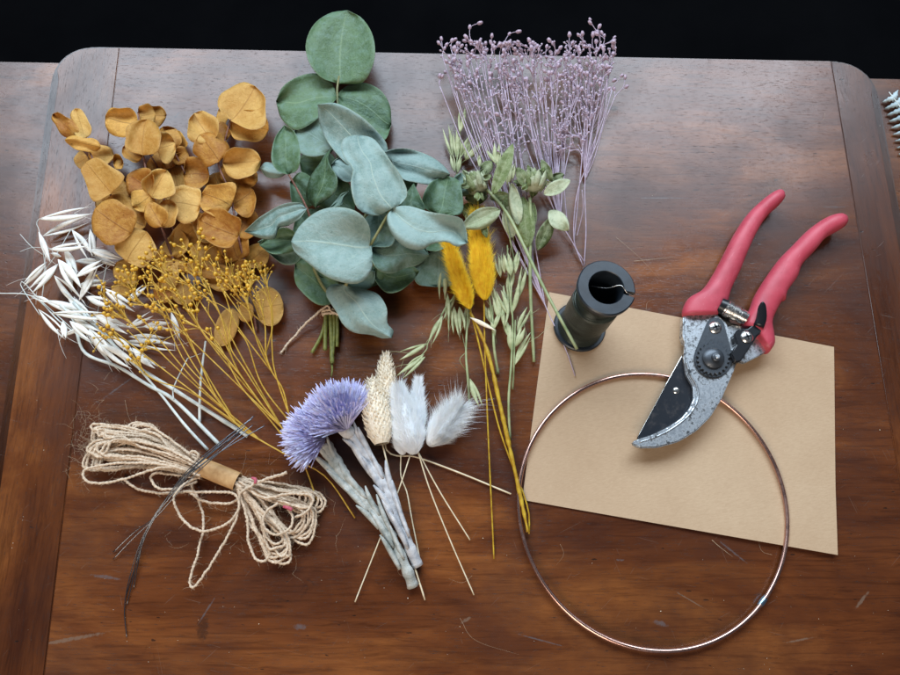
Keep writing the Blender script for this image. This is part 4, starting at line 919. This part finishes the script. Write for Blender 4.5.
# ------------------------------------------------------------------ blue everlasting flowers
def ever(lab, c, axis, Lpx, spread, stem, w, z, N, m):
    r = empty('everlasting_flower', lab, 'dried flower', P(*stem[-1]), 'lilac blue everlasting flowers')
    cc = P(c[0], c[1], z); ax = (P(c[0] + axis[0] * 10, c[1] + axis[1] * 10, z) - cc).normalized(); ax.z = .25; ax.normalize(); side = ax.cross(Vector((0, 0, 1))).normalized(); up = side.cross(ax)
    for kind, cnt, mat in (('petals', N, 'petal'), ('pale_petals', N // 3, 'petal_pale')):
        mb = MB()
        for i in range(cnt):
            a_ = rnd.gauss(0, spread * .62); a_ = max(-spread * 1.25, min(spread * 1.25, a_)) if rnd.random() < .9 else rnd.uniform(-spread * 1.5, spread * 1.5)
            e_ = rnd.uniform(-.35, 1.15)
            d = (ax * math.cos(a_) + side * math.sin(a_)); d = (d * math.cos(e_) + up * math.sin(e_)).normalized()
            l = Lpx * S * rnd.uniform(.78, .98) * (1 - .06 * abs(a_)); s0 = cc + d * rnd.uniform(.002, .006)
            cv = Vector((rnd.uniform(-1, 1), rnd.uniform(-1, 1), rnd.uniform(-1.2, .3))) * l * .12 - Vector((0, 0, 1)) * l * .10
            sw = d.cross(Vector((rnd.uniform(-.4, .4), rnd.uniform(-.4, .4), 1))).normalized(); hw = rnd.uniform(.00028, .0005)
            v = []
            for k, (q, wd) in enumerate(((0, .5), (.35, .9), (.7, 1), (.93, 1), (1, .5))):
                p = s0 + d * (l * q) + cv * q * q; p.z = max(p.z, .0006); nn = d.cross(sw)
                v += [p - sw * hw * wd, p + nn * hw * .5 * wd, p + sw * hw * wd]
            f = []
            for k in range(4): f += [(k * 3, k * 3 + 1, k * 3 + 4, k * 3 + 3), (k * 3 + 1, k * 3 + 2, k * 3 + 5, k * 3 + 4)]
            mb.add(v, f)
        if kind == 'petals': pet = build('petals', mb, M[mat], r)
        else: build('pale_petals', mb, M[mat], pet)
    mb = MB(); n = 50; pp = path([(x, y) for x, y in stem], [z] + [.008] * (len(stem) - 2) + [.004], n)
    tube(mb, pp, [w * S / 2 * (.92 - .25 * i / n) * (1 + .22 * noise.noise(Vector((i * .25, w, 0)))) for i in range(n)], 14, rough=.25)
    # clasping woolly leaves
    st = build('stem', mb, M[m], r)
    for i in range(13):
        k = int(6 + (i + rnd.random() * .5) / 13 * (n - 10)); p = pp[k]; T = (pp[min(k + 1, n - 1)] - pp[k - 1]).normalized(); T = -T   # towards the flower
        sd = T.cross(Vector((0, 0, 1))).normalized() * (1 if i % 2 else -1); hw = w * S * rnd.uniform(.13, .22); l = .026 * rnd.uniform(.7, 1.2); v = []; uv = []
        off = w * S * .38 * rnd.uniform(.3, 1)
        for q_i in range(7):
            q = q_i / 6; cpt = p + T * l * q + sd * (off + .0030 * q * q * (1 + .5 * math.sin(i))) + Vector((0, 0, w * S * .42 * (1 - .5 * abs(off) / (w * S)) + .0012 * math.sin(q * 2)))
            wd = hw * math.sin(PI * (q * .85 + .13)) ** .7
            for j in range(5): s = (j - 2) / 2; v.append(cpt + sd * wd * s + Vector((0, 0, -wd * .7 * s * s))); uv.append((q, j / 4))
        mb = MB(); mb.add(v, [(a_ * 5 + j, a_ * 5 + j + 1, (a_ + 1) * 5 + j + 1, (a_ + 1) * 5 + j) for a_ in range(6) for j in range(4)], uv)
        o = build('leaf', mb, M[m], st); sm = o.modifiers.new('t', 'SOLIDIFY'); sm.thickness = .0006; sm.offset = 0
ever('lower left lilac blue everlasting flower, its head partly under its twin', X(232, 405), (-.93, -.30), 40, .92, [X(225, 425), (331, 456), (348, 482), (370, 507), (388, 533), (406, 568), (413, 586)], 15, .009, 1000, 'woolly_green')
ever('fuller lilac blue everlasting flower, its head touching the cream canary grass', X(318, 370), (-.50, -.87), 47, .70, [X(318, 375), (349, 434), (366, 456), (384, 486), (397, 516), (408, 543), (418, 566)], 15, .014, 1400, 'woolly')

# ------------------------------------------------------------------ twine hank
T = crop(60, 380, 3.068)
hank = empty('twine_hank', 'hank of beige jute twine with loose loops, held by a kraft paper band', 'twine', P(215, 478))
mb = MB(); fz = MB(); allp = []
def tw(pts, z0, z1=None, jit=0, r=.00086):
    q = []
    n_ = len(pts)
    for i, (x, y) in enumerate(pts):
        u = i / (n_ - 1); z = z0 + ((z1 if z1 is not None else z0) - z0) * u
        q.append(P(*T(x + rnd.uniform(-jit, jit), y + rnd.uniform(-jit, jit)), z))
    pp = twine_tube(mb, q, r); allp.append(pp); return pp
left = [
 [(440, 250), (330, 190), (220, 150), (120, 150), (95, 170), (120, 200), (240, 230), (420, 290)],
 [(430, 262), (300, 210), (200, 180), (110, 200), (90, 230), (120, 240), (250, 240), (410, 290)],
 [(430, 280), (330, 240), (200, 205), (100, 215), (75, 260), (100, 275), (250, 265), (400, 285)],
 [(430, 270), (340, 220), (290, 150), (240, 138), (212, 150), (260, 190), (400, 255)],
 [(425, 270), (330, 230), (220, 190), (150, 165), (105, 162), (95, 148), (140, 146), (260, 165), (420, 242)],
 [(430, 268), (320, 212), (210, 178), (120, 178), (88, 205), (95, 228), (230, 240), (420, 288)]]
for k in range(6):
    for i, L_ in enumerate(left):
        s = 1 - .03 * k; pts = [(430 + (x - 430) * s, 265 + (y - 265) * (s + rnd.uniform(-.10, .08))) for x, y in L_]
        tw(pts, .003 + .0014 * (i + k), .004 + .0016 * i, 5)
tw([(430, 292), (320, 260), (180, 255), (85, 272), (72, 296), (90, 314), (140, 316), (210, 300), (320, 268), (425, 280)], .013, .013, 0)
tw([(430, 255), (380, 215), (320, 170), (280, 145), (245, 138)], .014, .010)
right = [
 [(545, 300), (640, 318), (740, 330), (800, 350), (815, 380), (790, 410), (740, 400), (660, 362), (545, 312)],
 [(545, 312), (620, 370), (700, 470), (762, 488), (788, 440), (780, 400), (720, 370), (545, 318)],
 [(545, 320), (600, 400), (680, 480), (714, 528), (700, 555), (652, 558), (610, 480), (545, 330)],
 [(545, 315), (660, 370), (750, 392), (776, 362), (755, 348), (690, 345), (545, 305)],
 [(545, 325), (640, 430), (715, 482), (755, 470), (778, 430), (760, 400), (660, 370), (545, 315)],
 [(545, 322), (610, 420), (650, 520), (680, 545), (706, 520), (690, 470), (620, 400), (545, 320)]]
for k in range(4):
    for i, L_ in enumerate(right):
        s = 1 - .05 * k; pts = [(545 + (x - 545) * s, 315 + (y - 315) * (s + rnd.uniform(-.08, .06))) for x, y in L_]
        tw(pts, .003 + .0014 * ((i * 2 + k) % 7), .005 + .0013 * i, 6)
tw([(545, 330), (572, 420), (580, 500), (600, 548), (632, 552), (642, 520), (612, 475), (570, 430)], .011, .008)
tw([(552, 345), (600, 318), (640, 302), (695, 285)], .017, .012, 0, .0010)
tw([(668, 378), (634, 405), (622, 440), (650, 472), (695, 465), (715, 425), (700, 395)], .016, .013)
tw([(560, 320), (620, 360), (700, 350), (760, 352), (776, 372), (750, 410), (720, 420)], .014, .012)
tw([(190, 302), (235, 332), (300, 346), (380, 345)], .002, .004)
tw([(380, 342), (450, 344), (520, 345), (550, 372), (542, 410), (500, 448), (440, 465), (388, 440), (356, 392), (352, 355), (380, 322), (420, 300)], .013, .009)
tw([(552, 345), (548, 400), (520, 470), (460, 570), (412, 634), (400, 612), (428, 510), (440, 440), (428, 375), (400, 315)], .012, .003)
tw([(430, 302), (350, 290), (300, 285), (279, 298), (296, 328), (345, 335), (420, 312)], .008, .008)
tw([(395, 340), (440, 372), (520, 378), (558, 352), (545, 325)], .008, .008)
tw([(395, 225), (410, 218), (425, 232), (415, 250)], .016, .014)
build('twine', mb, M['twine'], hank)
for pp in allp: fuzz(fz, pp, int(len(pp) * .45), .0055)
for _ in range(90): fuzz(fz, [P(*T(rnd.gauss(95, 30), rnd.gauss(210, 55)), rnd.uniform(.002, .012))], 2, .013, .00010)
for _ in range(60): fuzz(fz, [P(*T(rnd.gauss(650, 110), rnd.gauss(430, 80)), rnd.uniform(.002, .012))], 2, .012, .00010)
o = build('fibres', fz, M['twine_fuzz'], hank); o['kind'] = 'stuff'
# band
b0 = P(*T(428, 264), .0095); b1 = P(*T(545, 312), .0095); ax = (b1 - b0); Lb = ax.length; pp = [b0.lerp(b1, i / 8) for i in range(9)]
mb = MB(); rr = 27 / 3.068 * S; fr = frames(pp); ring = 26; v = []; uv = []
for layer, ro in ((0, 1.0), (1, .95)):
    for i, p in enumerate(pp):
        for k in range(ring):
            a_ = 2 * PI * k / ring; ca, sa = math.cos(a_), math.sin(a_); pw = 2 / 2.5
            x = math.copysign(abs(ca) ** pw, ca); y = math.copysign(abs(sa) ** pw, sa)
            wob = 1 + .03 * noise.noise(Vector((k * .5, i * .3, 2)))
            v.append(p + fr[i][2] * x * rr * ro * wob + fr[i][1] * y * rr * .82 * ro * wob); uv.append((i / 8, k / ring))
f = []; nn = len(pp) * ring
for i in range(8):
    for k in range(ring):
        a_, b_, c_, d_ = i * ring + k, i * ring + (k + 1) % ring, (i + 1) * ring + (k + 1) % ring, (i + 1) * ring + k
        f += [(a_, b_, c_, d_), (nn + d_, nn + c_, nn + b_, nn + a_)]
for k in range(ring):
    k2 = (k + 1) % ring; f += [(k2, k, nn + k, nn + k2), (8 * ring + k, 8 * ring + k2, nn + 8 * ring + k2, nn + 8 * ring + k)]
mb.add(v, f, uv); build('paper_band', mb, M['kraft_band'], hank, sharp=40)
for pts in ([(588, 300), (600, 305), (598, 318)], [(685, 388), (700, 392), (712, 398)]):
    mb = MB(); pp_ = catmull([P(*T(x, y), .0165) for x, y in pts], 10); tube(mb, pp_, .0010, 8, rough=.5); build('pink_mark', mb, M['pink_mark'], hank)

# ------------------------------------------------------------------ loose wires
wires = [
 ('dark florist wire curving down to the lowest wire tip on the table', [(590, 118, 24), (480, 200, 25), (380, 290, 24), (310, 390, 18), (255, 480, 10), (215, 600, 3), (198, 700, 1), (205, 790, 1)]),
 ('dark florist wire whose upper tip points farthest right of the wires', [(628, 140, 24), (500, 215, 26), (400, 290, 25), (330, 370, 20), (275, 440, 12), (240, 530, 5), (222, 620, 2), (205, 690, 1)]),
 ('one of the two thin wires ending apart at the lower left, the upper one', [(596, 110, 22), (470, 215, 25), (370, 315, 22), (290, 420, 14), (230, 465, 7), (163, 528, 1)]),
 ('one of the two thin wires ending apart at the lower left, the lower one', [(592, 138, 22), (475, 235, 26), (385, 320, 22), (300, 415, 14), (230, 480, 7), (163, 550, 1)]),
 (None, [(560, 150, 23), (460, 240, 24), (375, 305, 23), (300, 400, 16), (262, 470, 9), (236, 580, 2)]),
 (None, [(570, 140, 24), (440, 245, 25), (360, 320, 22), (295, 410, 14), (258, 490, 8), (225, 590, 2), (200, 670, 1)]),
 (None, [(550, 165, 22), (450, 232, 25), (350, 330, 21), (290, 425, 14), (250, 510, 6), (226, 640, 1)])]
for lab, pts in wires:
    mb = MB(); n = 50; tube(mb, path([(x, y, z * MM) for x, y, z in pts], 0, n, T), .00034, 6)
    o = build('florist_wire', mb, M['wire']); tag(o, lab or 'dark florist wire inside the loose wire bundle crossing the twine hank', 'wire', 'loose florist wires')

# ------------------------------------------------------------------ card, hoop
card = []
TL, TR, BR_, BL = (549, 293), (833, 347.5), (835, 555), (522, 500)
mb = MB(); N = 24; v = []; uv = []
def cardz(u, w): return .0011 + .0035 * max(0, w - .7) * max(0, u - .3) * 3 + .0012 * (1 - u) * max(0, .3 - w) + .0006 * noise.noise(Vector((u * 2, w * 2, 4)))
cw = [P(*q) for q in (TL, TR, BR_, BL)]
for i in range(N + 1):
    for j in range(N + 1):
        u, w = j / N, i / N
        p = cw[0].lerp(cw[1], u).lerp(cw[3].lerp(cw[2], u), w); p.z = cardz(u, w); v.append(p); uv.append((u, w))
mb.add(v, [(i * (N + 1) + j, (i + 1) * (N + 1) + j, (i + 1) * (N + 1) + j + 1, i * (N + 1) + j + 1) for i in range(N) for j in range(N)], uv)
o = build('kraft_card', mb, M['kraft'], smooth=False); tag(o, 'plain brown kraft card lying under the pruners and the copper hoop', 'card')
sm = o.modifiers.new('thickness', 'SOLIDIFY'); sm.thickness = .0008; sm.offset = 0
hp = [P(*q, .0032) for q in ((518.5, 505), (787.5, 520), (640, 374.5), (655, 651))]
# least-squares style centre: average of midpoints, radius mean
cen = Vector(((hp[0].x + hp[1].x) / 2, (hp[2].y + hp[3].y) / 2, .0034)); Rx = (hp[1].x - hp[0].x) / 2; Ry = (hp[2].y - hp[3].y) / 2
print('HOOP', Rx, Ry)
hoop = empty('copper_hoop', 'thin round copper wire hoop resting half on the kraft card, half on the wood', 'hoop', Vector((cen.x, cen.y, 0)))
mb = MB(); n = 160; pts = []
for i in range(n):
    a_ = 2 * PI * i / n; p = cen + Vector((Rx * math.cos(a_), Ry * math.sin(a_), 0)); p.z = .0038 - .0002 * math.sin(a_) ; pts.append(p)
tube(mb, pts, .00155, 12, closed=True); build('ring', mb, M['copper'], hoop)
jp = P(762, 601, .0034); ja = math.atan2((jp.y - cen.y) / Ry, (jp.x - cen.x) / Rx)
mb = MB(); pts = [cen + Vector((Rx * math.cos(ja + q), Ry * math.sin(ja + q), .0001)) for q in [(-.05 + .10 * i / 10) for i in range(11)]]
tube(mb, pts, [.0016 + .0006 * math.sin(PI * i / 10) for i in range(11)], 12); build('joint', mb, M['solder'], hoop)

# ------------------------------------------------------------------ spool
bc = P(579, 327.7, .0016); zt = .074; tc = P(606.5, 287.3, zt); axs = (tc - bc); print('SPOOL axis', axs, axs.length)
Rt = 30.0 * (P(607, 287, zt) - P(606, 287, zt)).length; print('Rt', Rt)
sp = empty('wire_spool', 'black plastic spool of dark wire standing on end on the corner of the kraft card', 'spool', P(579, 327.7)); Hs = axs.length; an = axs.normalized()
Ri = Rt * .60
def flange(h0, h1, slot):
    mb = MB(); u = an.orthogonal().normalized(); w = an.cross(u)
    target = (P(634, 294, zt) - tc); a0 = math.atan2(target.dot(w), target.dot(u)); half = .10 if slot else 0
    nn = 64; prof = [(Ri, h0), (Rt - .0008, h0), (Rt, h0 + .0008), (Rt, h1 - .0008), (Rt - .0008, h1), (Ri + .0004, h1), (Ri, h1 - .0004)]
    v = []; 
    for i in range(nn + 1):
        a_ = a0 + half + (2 * PI - 2 * half) * i / nn
        wob = 1 + (.03 * noise.noise(Vector((math.cos(a_) * 1.5, math.sin(a_) * 1.5, h0 * 50))) if slot else 0)
        for r, h in prof: v.append(bc + an * h + (u * math.cos(a_) + w * math.sin(a_)) * (r * wob if r > Ri * 1.1 else r))
    m = len(prof); f = [(i * m + k, (i + 1) * m + k, (i + 1) * m + (k + 1) % m, i * m + (k + 1) % m) for i in range(nn) for k in range(m)]
    if slot: f += [tuple(range(m)), tuple(nn * m + k for k in range(m - 1, -1, -1))]
    mb.add(v, f); return build('flange', mb, M['spool'], sp, sharp=40)
flange(Hs - .0042, Hs, True); flange(0, .0035, False)
mb = MB(); spin(mb, bc, an, [(Ri, .0002), (Ri, Hs - .0004)], 48); spin(mb, bc, an, [(Ri + .0012, Hs - .0045), (Ri + .0012, .0032)], 48); build('core', mb, M['spool'], sp)
mb = MB(); prof = []; NN = 60
for i in range(NN + 1):
    h = .0036 + (Hs - .0080) * i / NN; q = i / NN
    r = Rt * (.86 - .05 * max(0, math.sin(q * 9)) - (.07 if .72 < q < .86 else 0)); prof.append((r, h))
spin(mb, bc, an, prof, 64); build('wound_wire', mb, M['coil'], sp)
mb = MB(); tube(mb, catmull([tc + Vector((-.010, .006, -.012)), tc + Vector((.001, .001, -.004)), tc + Vector((.009, .001, .0012)), tc + (P(627, 293, zt) - tc) + Vector((0, 0, .0002)), tc + (P(634, 294, zt) - tc) * 1.02 - Vector((0, 0, .003))], 24), .0003, 6)
build('wire_end', mb, M['steel_bright'], sp)

# ------------------------------------------------------------------ pruners
Kc = crop(670, 180, 5.0); Nc = crop(670, 290, 7.5); O = crop(620, 340, 5.625)
pr = empty('garden_pruners', 'worn bypass garden pruners with open red handles lying on the kraft card', 'pruners', P(712, 345))
def grip(Lp, Rp, zc, th):
    mb = MB(); loft(mb, Lp, Rp, zc, th, 44, 20, 2.3); return build('handle', mb, M['red'], pr)
KL = lambda l: [Kc(*p) for p in l]; NL = lambda l: [Nc(*p) for p in l]
gth = lambda u: .016 * min(1, .35 + (u * 9) ** .5 * .65 if u < .12 else 1)
grip(KL([(548, 60), (520, 60), (450, 110), (380, 180), (320, 270), (268, 370), (215, 470), (160, 550), (92, 592)]) + NL([(92, 150), (96, 200)]),
     KL([(560, 64), (570, 92), (540, 130), (480, 187), (432, 262), (385, 362), (345, 462), (305, 545)]) + NL([(430, 90), (400, 140), (352, 190)]), lambda u: .013, lambda u: .016 * min(1, .5 + u * 8))
grip(KL([(862, 180), (835, 173), (770, 195), (690, 250), (610, 330), (540, 402), (470, 500), (422, 580)]) + NL([(590, 160), (530, 262), (600, 300), (660, 370)]),
     KL([(880, 195), (882, 222), (850, 248), (775, 292), (725, 352), (655, 428), (632, 490), (583, 560), (572, 610)]) + NL([(840, 80), (765, 225), (775, 330), (778, 410), (735, 475)]), lambda u: .013, lambda u: .016 * min(1, .5 + u * 8))
def px(l): return list(l)
hook = [(689, 306.5), (703, 309), (717, 314), (727, 323), (730, 336), (735, 350), (737, 360)] + [O(*p) for p in [(645, 165), (610, 245), (570, 335), (510, 432), (430, 512), (330, 572), (210, 605), (110, 607), (68, 585), (72, 570), (100, 558), (180, 533), (265, 492), (345, 440), (392, 385), (415, 330), (412, 260), (372, 190), (360, 100), (366, 20)]] + [(684, 335), (683, 318)]
prism('hook_blade', hook, .0105, .0150, M['steel'], pr, .0009, 3)
# inner rim of the hook: raised bright edge
mb = MB(); rim = path([(110, 575), (200, 545), (290, 500), (370, 440), (415, 385), (438, 330), (432, 260), (395, 195), (372, 120)], .0151, 60, O); tube(mb, rim, taper(.0005, .0010, 60), 8); build('hook_rim', mb, M['steel'], pr)
side = [(684, 318), (683, 340), (684.5, 352), (690, 352), (690, 318)]
prism('blade_neck', [(683.4, 316), (682.6, 336), (685, 343), (688, 343), (688, 316)], .0060, .0140, M['steel'], pr, .0005, 2)
blade = [O(*p) for p in [(372, 60), (350, 100), (272, 235), (180, 400), (98, 548), (105, 575), (260, 520), (380, 450), (450, 360), (480, 240), (440, 120)]]
prism('cutting_blade', blade, .0072, .0100, M['blade'], pr, .0005, 2)
mb = MB(); e = path([(100, 545), (180, 398), (268, 235), (352, 84)], .0098, 30, O); tube(mb, e, [.00018] * 18 + [.0005] * 12, 6); build('blade_edge', mb, M['steel_bright'], pr)
def disc(name, cx, cy, r, z0, z1, mat, dome=0, sides=32, parent=None, top=0.0):
    mb = MB(); R = r * S * .97; c = P(cx, cy, z1); c.z = 0
    pf = [(R, z0), (R, z1 - .0004), (R - .0004, z1)] + ([(R * .7, z1 + dome * .7), (R * .35, z1 + dome * .95)] if dome else []) + [(.00001, z1 + dome)]
    spin(mb, c, Vector((0, 0, 1)), pf, sides); return build(name, mb, mat, parent or pr, sharp=35)
disc('rivet', 676.5, 390.3, 3.6, .0095, .0106, M['steel_bright'], .0004)
def ring_poly(c1, r1, c2, r2, n=14):
    d = Vector(c2) - Vector(c1); a_ = math.atan2(d.y, d.x); k = math.acos((r1 - r2) / d.length) if d.length > abs(r1 - r2) else PI / 2; out = []
    for i in range(n + 1): q = a_ + k + (2 * PI - 2 * k) * i / n; out.append((c1[0] + r1 * math.cos(q), c1[1] + r1 * math.sin(q)))
    for i in range(n + 1): q = a_ - k + 2 * k * i / n; out.append((c2[0] + r2 * math.cos(q), c2[1] + r2 * math.sin(q)))
    return out
prism('lock_plate', ring_poly((713.5, 358.5), 19.5, (715.5, 327), 9.5), .0152, .0164, M['steel_dark'], pr, .0005, 2)
# toothed ring
teeth = []
for i in range(88):
    a_ = 2 * PI * i / 88; r = 16.8 if (i // 2) % 2 else 14.6; teeth.append((713.5 + r * math.cos(a_), 358.5 + r * math.sin(a_)))
prism('toothed_ring', teeth, .0164, .0182, M['steel_dark'], pr, .00015, 1)
disc('nut', 713.8, 357.5, 11, .0182, .0200, M['steel_dark'], .0022)
disc('stud', 717, 356.5, 4.6, .0190, .0245, M['steel_dark'], .0003)
disc('stud', 718, 356.2, 2.4, .0245, .0252, M['steel'], .0)
# right tang, latch, screws, spring
prism('tang', NL([(425, 275), (480, 262), (560, 275), (640, 330), (740, 425), (742, 445), (700, 478), (560, 548), (515, 530), (460, 440), (415, 350)]), .0075, .0125, M['steel'], pr, .0006, 2)
prism('pivot_block', NL([(340, 215), (372, 170), (420, 90), (440, 100), (430, 180), (455, 245), (520, 262), (470, 290), (430, 320), (470, 420), (500, 560), (470, 580), (430, 470), (400, 330)]), .0060, .0110, M['black'], pr, .0004, 2)
latch = prism('latch', NL([(455, 478), (500, 405), (478, 345), (490, 310), (530, 288), (585, 290), (618, 265), (645, 205), (662, 125), (684, 96), (708, 102), (722, 185), (715, 262), (690, 320), (650, 350), (632, 385), (535, 535), (490, 545)]), .0128, .0205, M['black'], pr, .0010, 3)
mb = MB(); loft(mb, NL([(625, 260), (648, 205), (662, 130), (682, 94)]), NL([(700, 290), (722, 215), (716, 120), (696, 94)]), lambda u: .0205 + .0065 * u, lambda u: .006 - .002 * u, 14, 12, 3); build('thumb_lever', mb, M['black'], latch)
def screw(cx, cy, r, z):
    d = disc('screw', cx, cy, r, z - .001, z, M['steel_bright'], .0011)
    for a_ in (.3, .3 + PI / 2):
        mb = MB(); R = r * S * .55; c = P(cx, cy, z); c.z = z + .00085; u = Vector((math.cos(a_), math.sin(a_), 0)); w = Vector((-u.y, u.x, 0)); hw = R * .2; h = Vector((0, 0, .0004))
        q = [c - u * R - w * hw, c + u * R - w * hw, c + u * R + w * hw, c - u * R + w * hw]
        mb.add(q + [k + h for k in q], [(3, 2, 1, 0), (4, 5, 6, 7), (0, 1, 5, 4), (1, 2, 6, 5), (2, 3, 7, 6), (3, 0, 4, 7)]); build('slot', mb, M['black'], d, smooth=False)
screw(715.5, 327.2, 6.6, .0172); screw(747.3, 336.7, 6.4, .0214)
s0 = P(*Nc(405, 130), .017); s1 = P(*Nc(572, 215), .017); mb = MB(); prof_n = 40; pts = [s0.lerp(s1, i / (prof_n - 1)) for i in range(prof_n)]
tube(mb, pts, [(.0066 - .0016 * i / prof_n) * (1 if (i // 4) % 3 else .9) for i in range(prof_n)], 28); build('spring', mb, M['steel_bright'], pr, sharp=30)
mb = MB(); tube(mb, [s0.lerp(s1, -.22), s0.lerp(s1, .02)], [.0056, .0062], 20); build('spring_seat', mb, M['black'], pr, sharp=30)

# ------------------------------------------------------------------ silver fern leaf at the right
fr_ = empty('silver_fern', 'silvery white fern leaf lying past the right end of the board', 'dried foliage', P(930, 150, -.026))
mb = MB(); fpts = [(889, 92), (901, 108), (915, 128), (935, 158), (960, 198)]; fp = [P(x, y, -.020) for x, y in fpts]; tube(mb, catmull(fp, 24), taper(.0004, .001, 24), 6); build('stem', mb, M['white_straw'], fr_)
cp = catmull([(x, y, 0) for x, y in fpts], 18)
def leaflet(b, t, w):
    mb = MB(); n, m = 8, 4; v = []; uv = []; bb = P(b[0], b[1], -.020); tt = P(t[0], t[1], -.023); d = tt - bb; sd = d.cross(Vector((0, 0, 1))).normalized()
    for i in range(n):
        q = i / (n - 1); wd = w * S * (1 - q ** 1.5) * (.55 + .45 * (i % 2)) + .0001
        for j in range(m + 1): s = j / m * 2 - 1; v.append(bb + d * q + sd * wd * s + Vector((0, 0, -.0012 * s * s + .001 * math.sin(q * 5)))); uv.append((q, j / m))
    mb.add(v, [(i * (m + 1) + j, (i + 1) * (m + 1) + j, (i + 1) * (m + 1) + j + 1, i * (m + 1) + j + 1) for i in range(n - 1) for j in range(m)], uv)
    o = build('leaflet', mb, M['fern'], fr_); sm = o.modifiers.new('t', 'SOLIDIFY'); sm.thickness = .0004
for i in range(1, 18):
    c = cp[i]; Tn = (cp[i] - cp[i - 1]).normalized(); nrm = Vector((-Tn.y, Tn.x, 0)); L_ = min(30, 8 + i * 2.4)
    for s in (1, -1):
        t = c + nrm * s * L_ * .9 - Tn * L_ * .35; leaflet((c.x, c.y), (t.x, t.y), 4.2)

# ------------------------------------------------------------------ lint, crumbs and loose fibres on the wood
mb = MB()
for i in range(240):
    x, y = rnd.uniform(10, 890), rnd.uniform(70, 670) if rnd.random() < .35 else rnd.uniform(400, 670); s = rnd.uniform(.00015, .00038) * (1.6 if rnd.random() < .1 else 1); c = P(x, y, s * .5)
    v = [c + Vector((rnd.uniform(-1, 1), rnd.uniform(-1, 1), rnd.uniform(-.4, .6))) * s for _ in range(4)]; mb.add(v, [(0, 1, 2), (0, 2, 3), (0, 3, 1), (1, 3, 2)])
o = build('crumbs', mb, M['cream'], smooth=False); tag(o, 'pale plant crumbs scattered over the wooden board', 'crumbs'); o['kind'] = 'stuff'
mb = MB()
def loosehair(pts, w=.00016): ribbon(mb, path(pts, .0012, 14), w)
loosehair([(634, 261), (655, 259), (675, 257)], .0003); loosehair([(616, 237), (640, 258), (662, 282)]); loosehair([(712, 540), (720, 547), (733, 557)], .0003)
loosehair([(125, 400), (128, 415), (132, 425), (130, 437)]); loosehair([(104, 380), (110, 372), (116, 368)]); loosehair([(395, 555), (400, 575), (415, 570)]); loosehair([(460, 618), (475, 640), (520, 655)], .00012)
for i in range(12):
    x, y = rnd.uniform(60, 880), rnd.uniform(80, 665); a_ = rnd.uniform(0, 6.3); l = rnd.uniform(4, 13); loosehair([(x, y), (x + l * math.cos(a_), y + l * math.sin(a_)), (x + 2 * l * math.cos(a_ + .5), y + 2 * l * math.sin(a_ + .5))], .00012)
o = build('loose_fibres', mb, M['twine_fuzz']); tag(o, 'fine loose plant hairs and jute fibres strewn on the wood', 'fibres'); o['kind'] = 'stuff'

# ------------------------------------------------------------------ light
w = bpy.data.worlds.new('World'); C.world = w; w.use_nodes = True
w.node_tree.nodes['Background'].inputs[0].default_value = (.55, .62, .75, 1); w.node_tree.nodes['Background'].inputs[1].default_value = .09
def area(name, loc, target, sx, sy, e, col):
    l = bpy.data.lights.new(name, 'AREA'); l.shape = 'RECTANGLE'; l.size = sx; l.size_y = sy; l.energy = e; l.color = col
    o = bpy.data.objects.new(name, l); COL.objects.link(o); o.location = loc
    o.rotation_euler = (Vector(target) - Vector(loc)).to_track_quat('-Z', 'Y').to_euler(); return o
area('window_light', (-.1, 1.85, 1.75), (0, .8, 0), 3.4, 1.25, 112, (.72, .86, 1.0))
area('front_fill_light', (-.7, -1.9, 1.5), (0, .0, 0), 1.2, 1.0, 32, (1, .85, .70))  # unseen warm fill from the front, added to brighten the near wood
C.view_settings.view_transform = 'Standard'; C.view_settings.look = 'None'; C.view_settings.exposure = .18; C.view_settings.gamma = 1
C.render.engine = 'CYCLES'
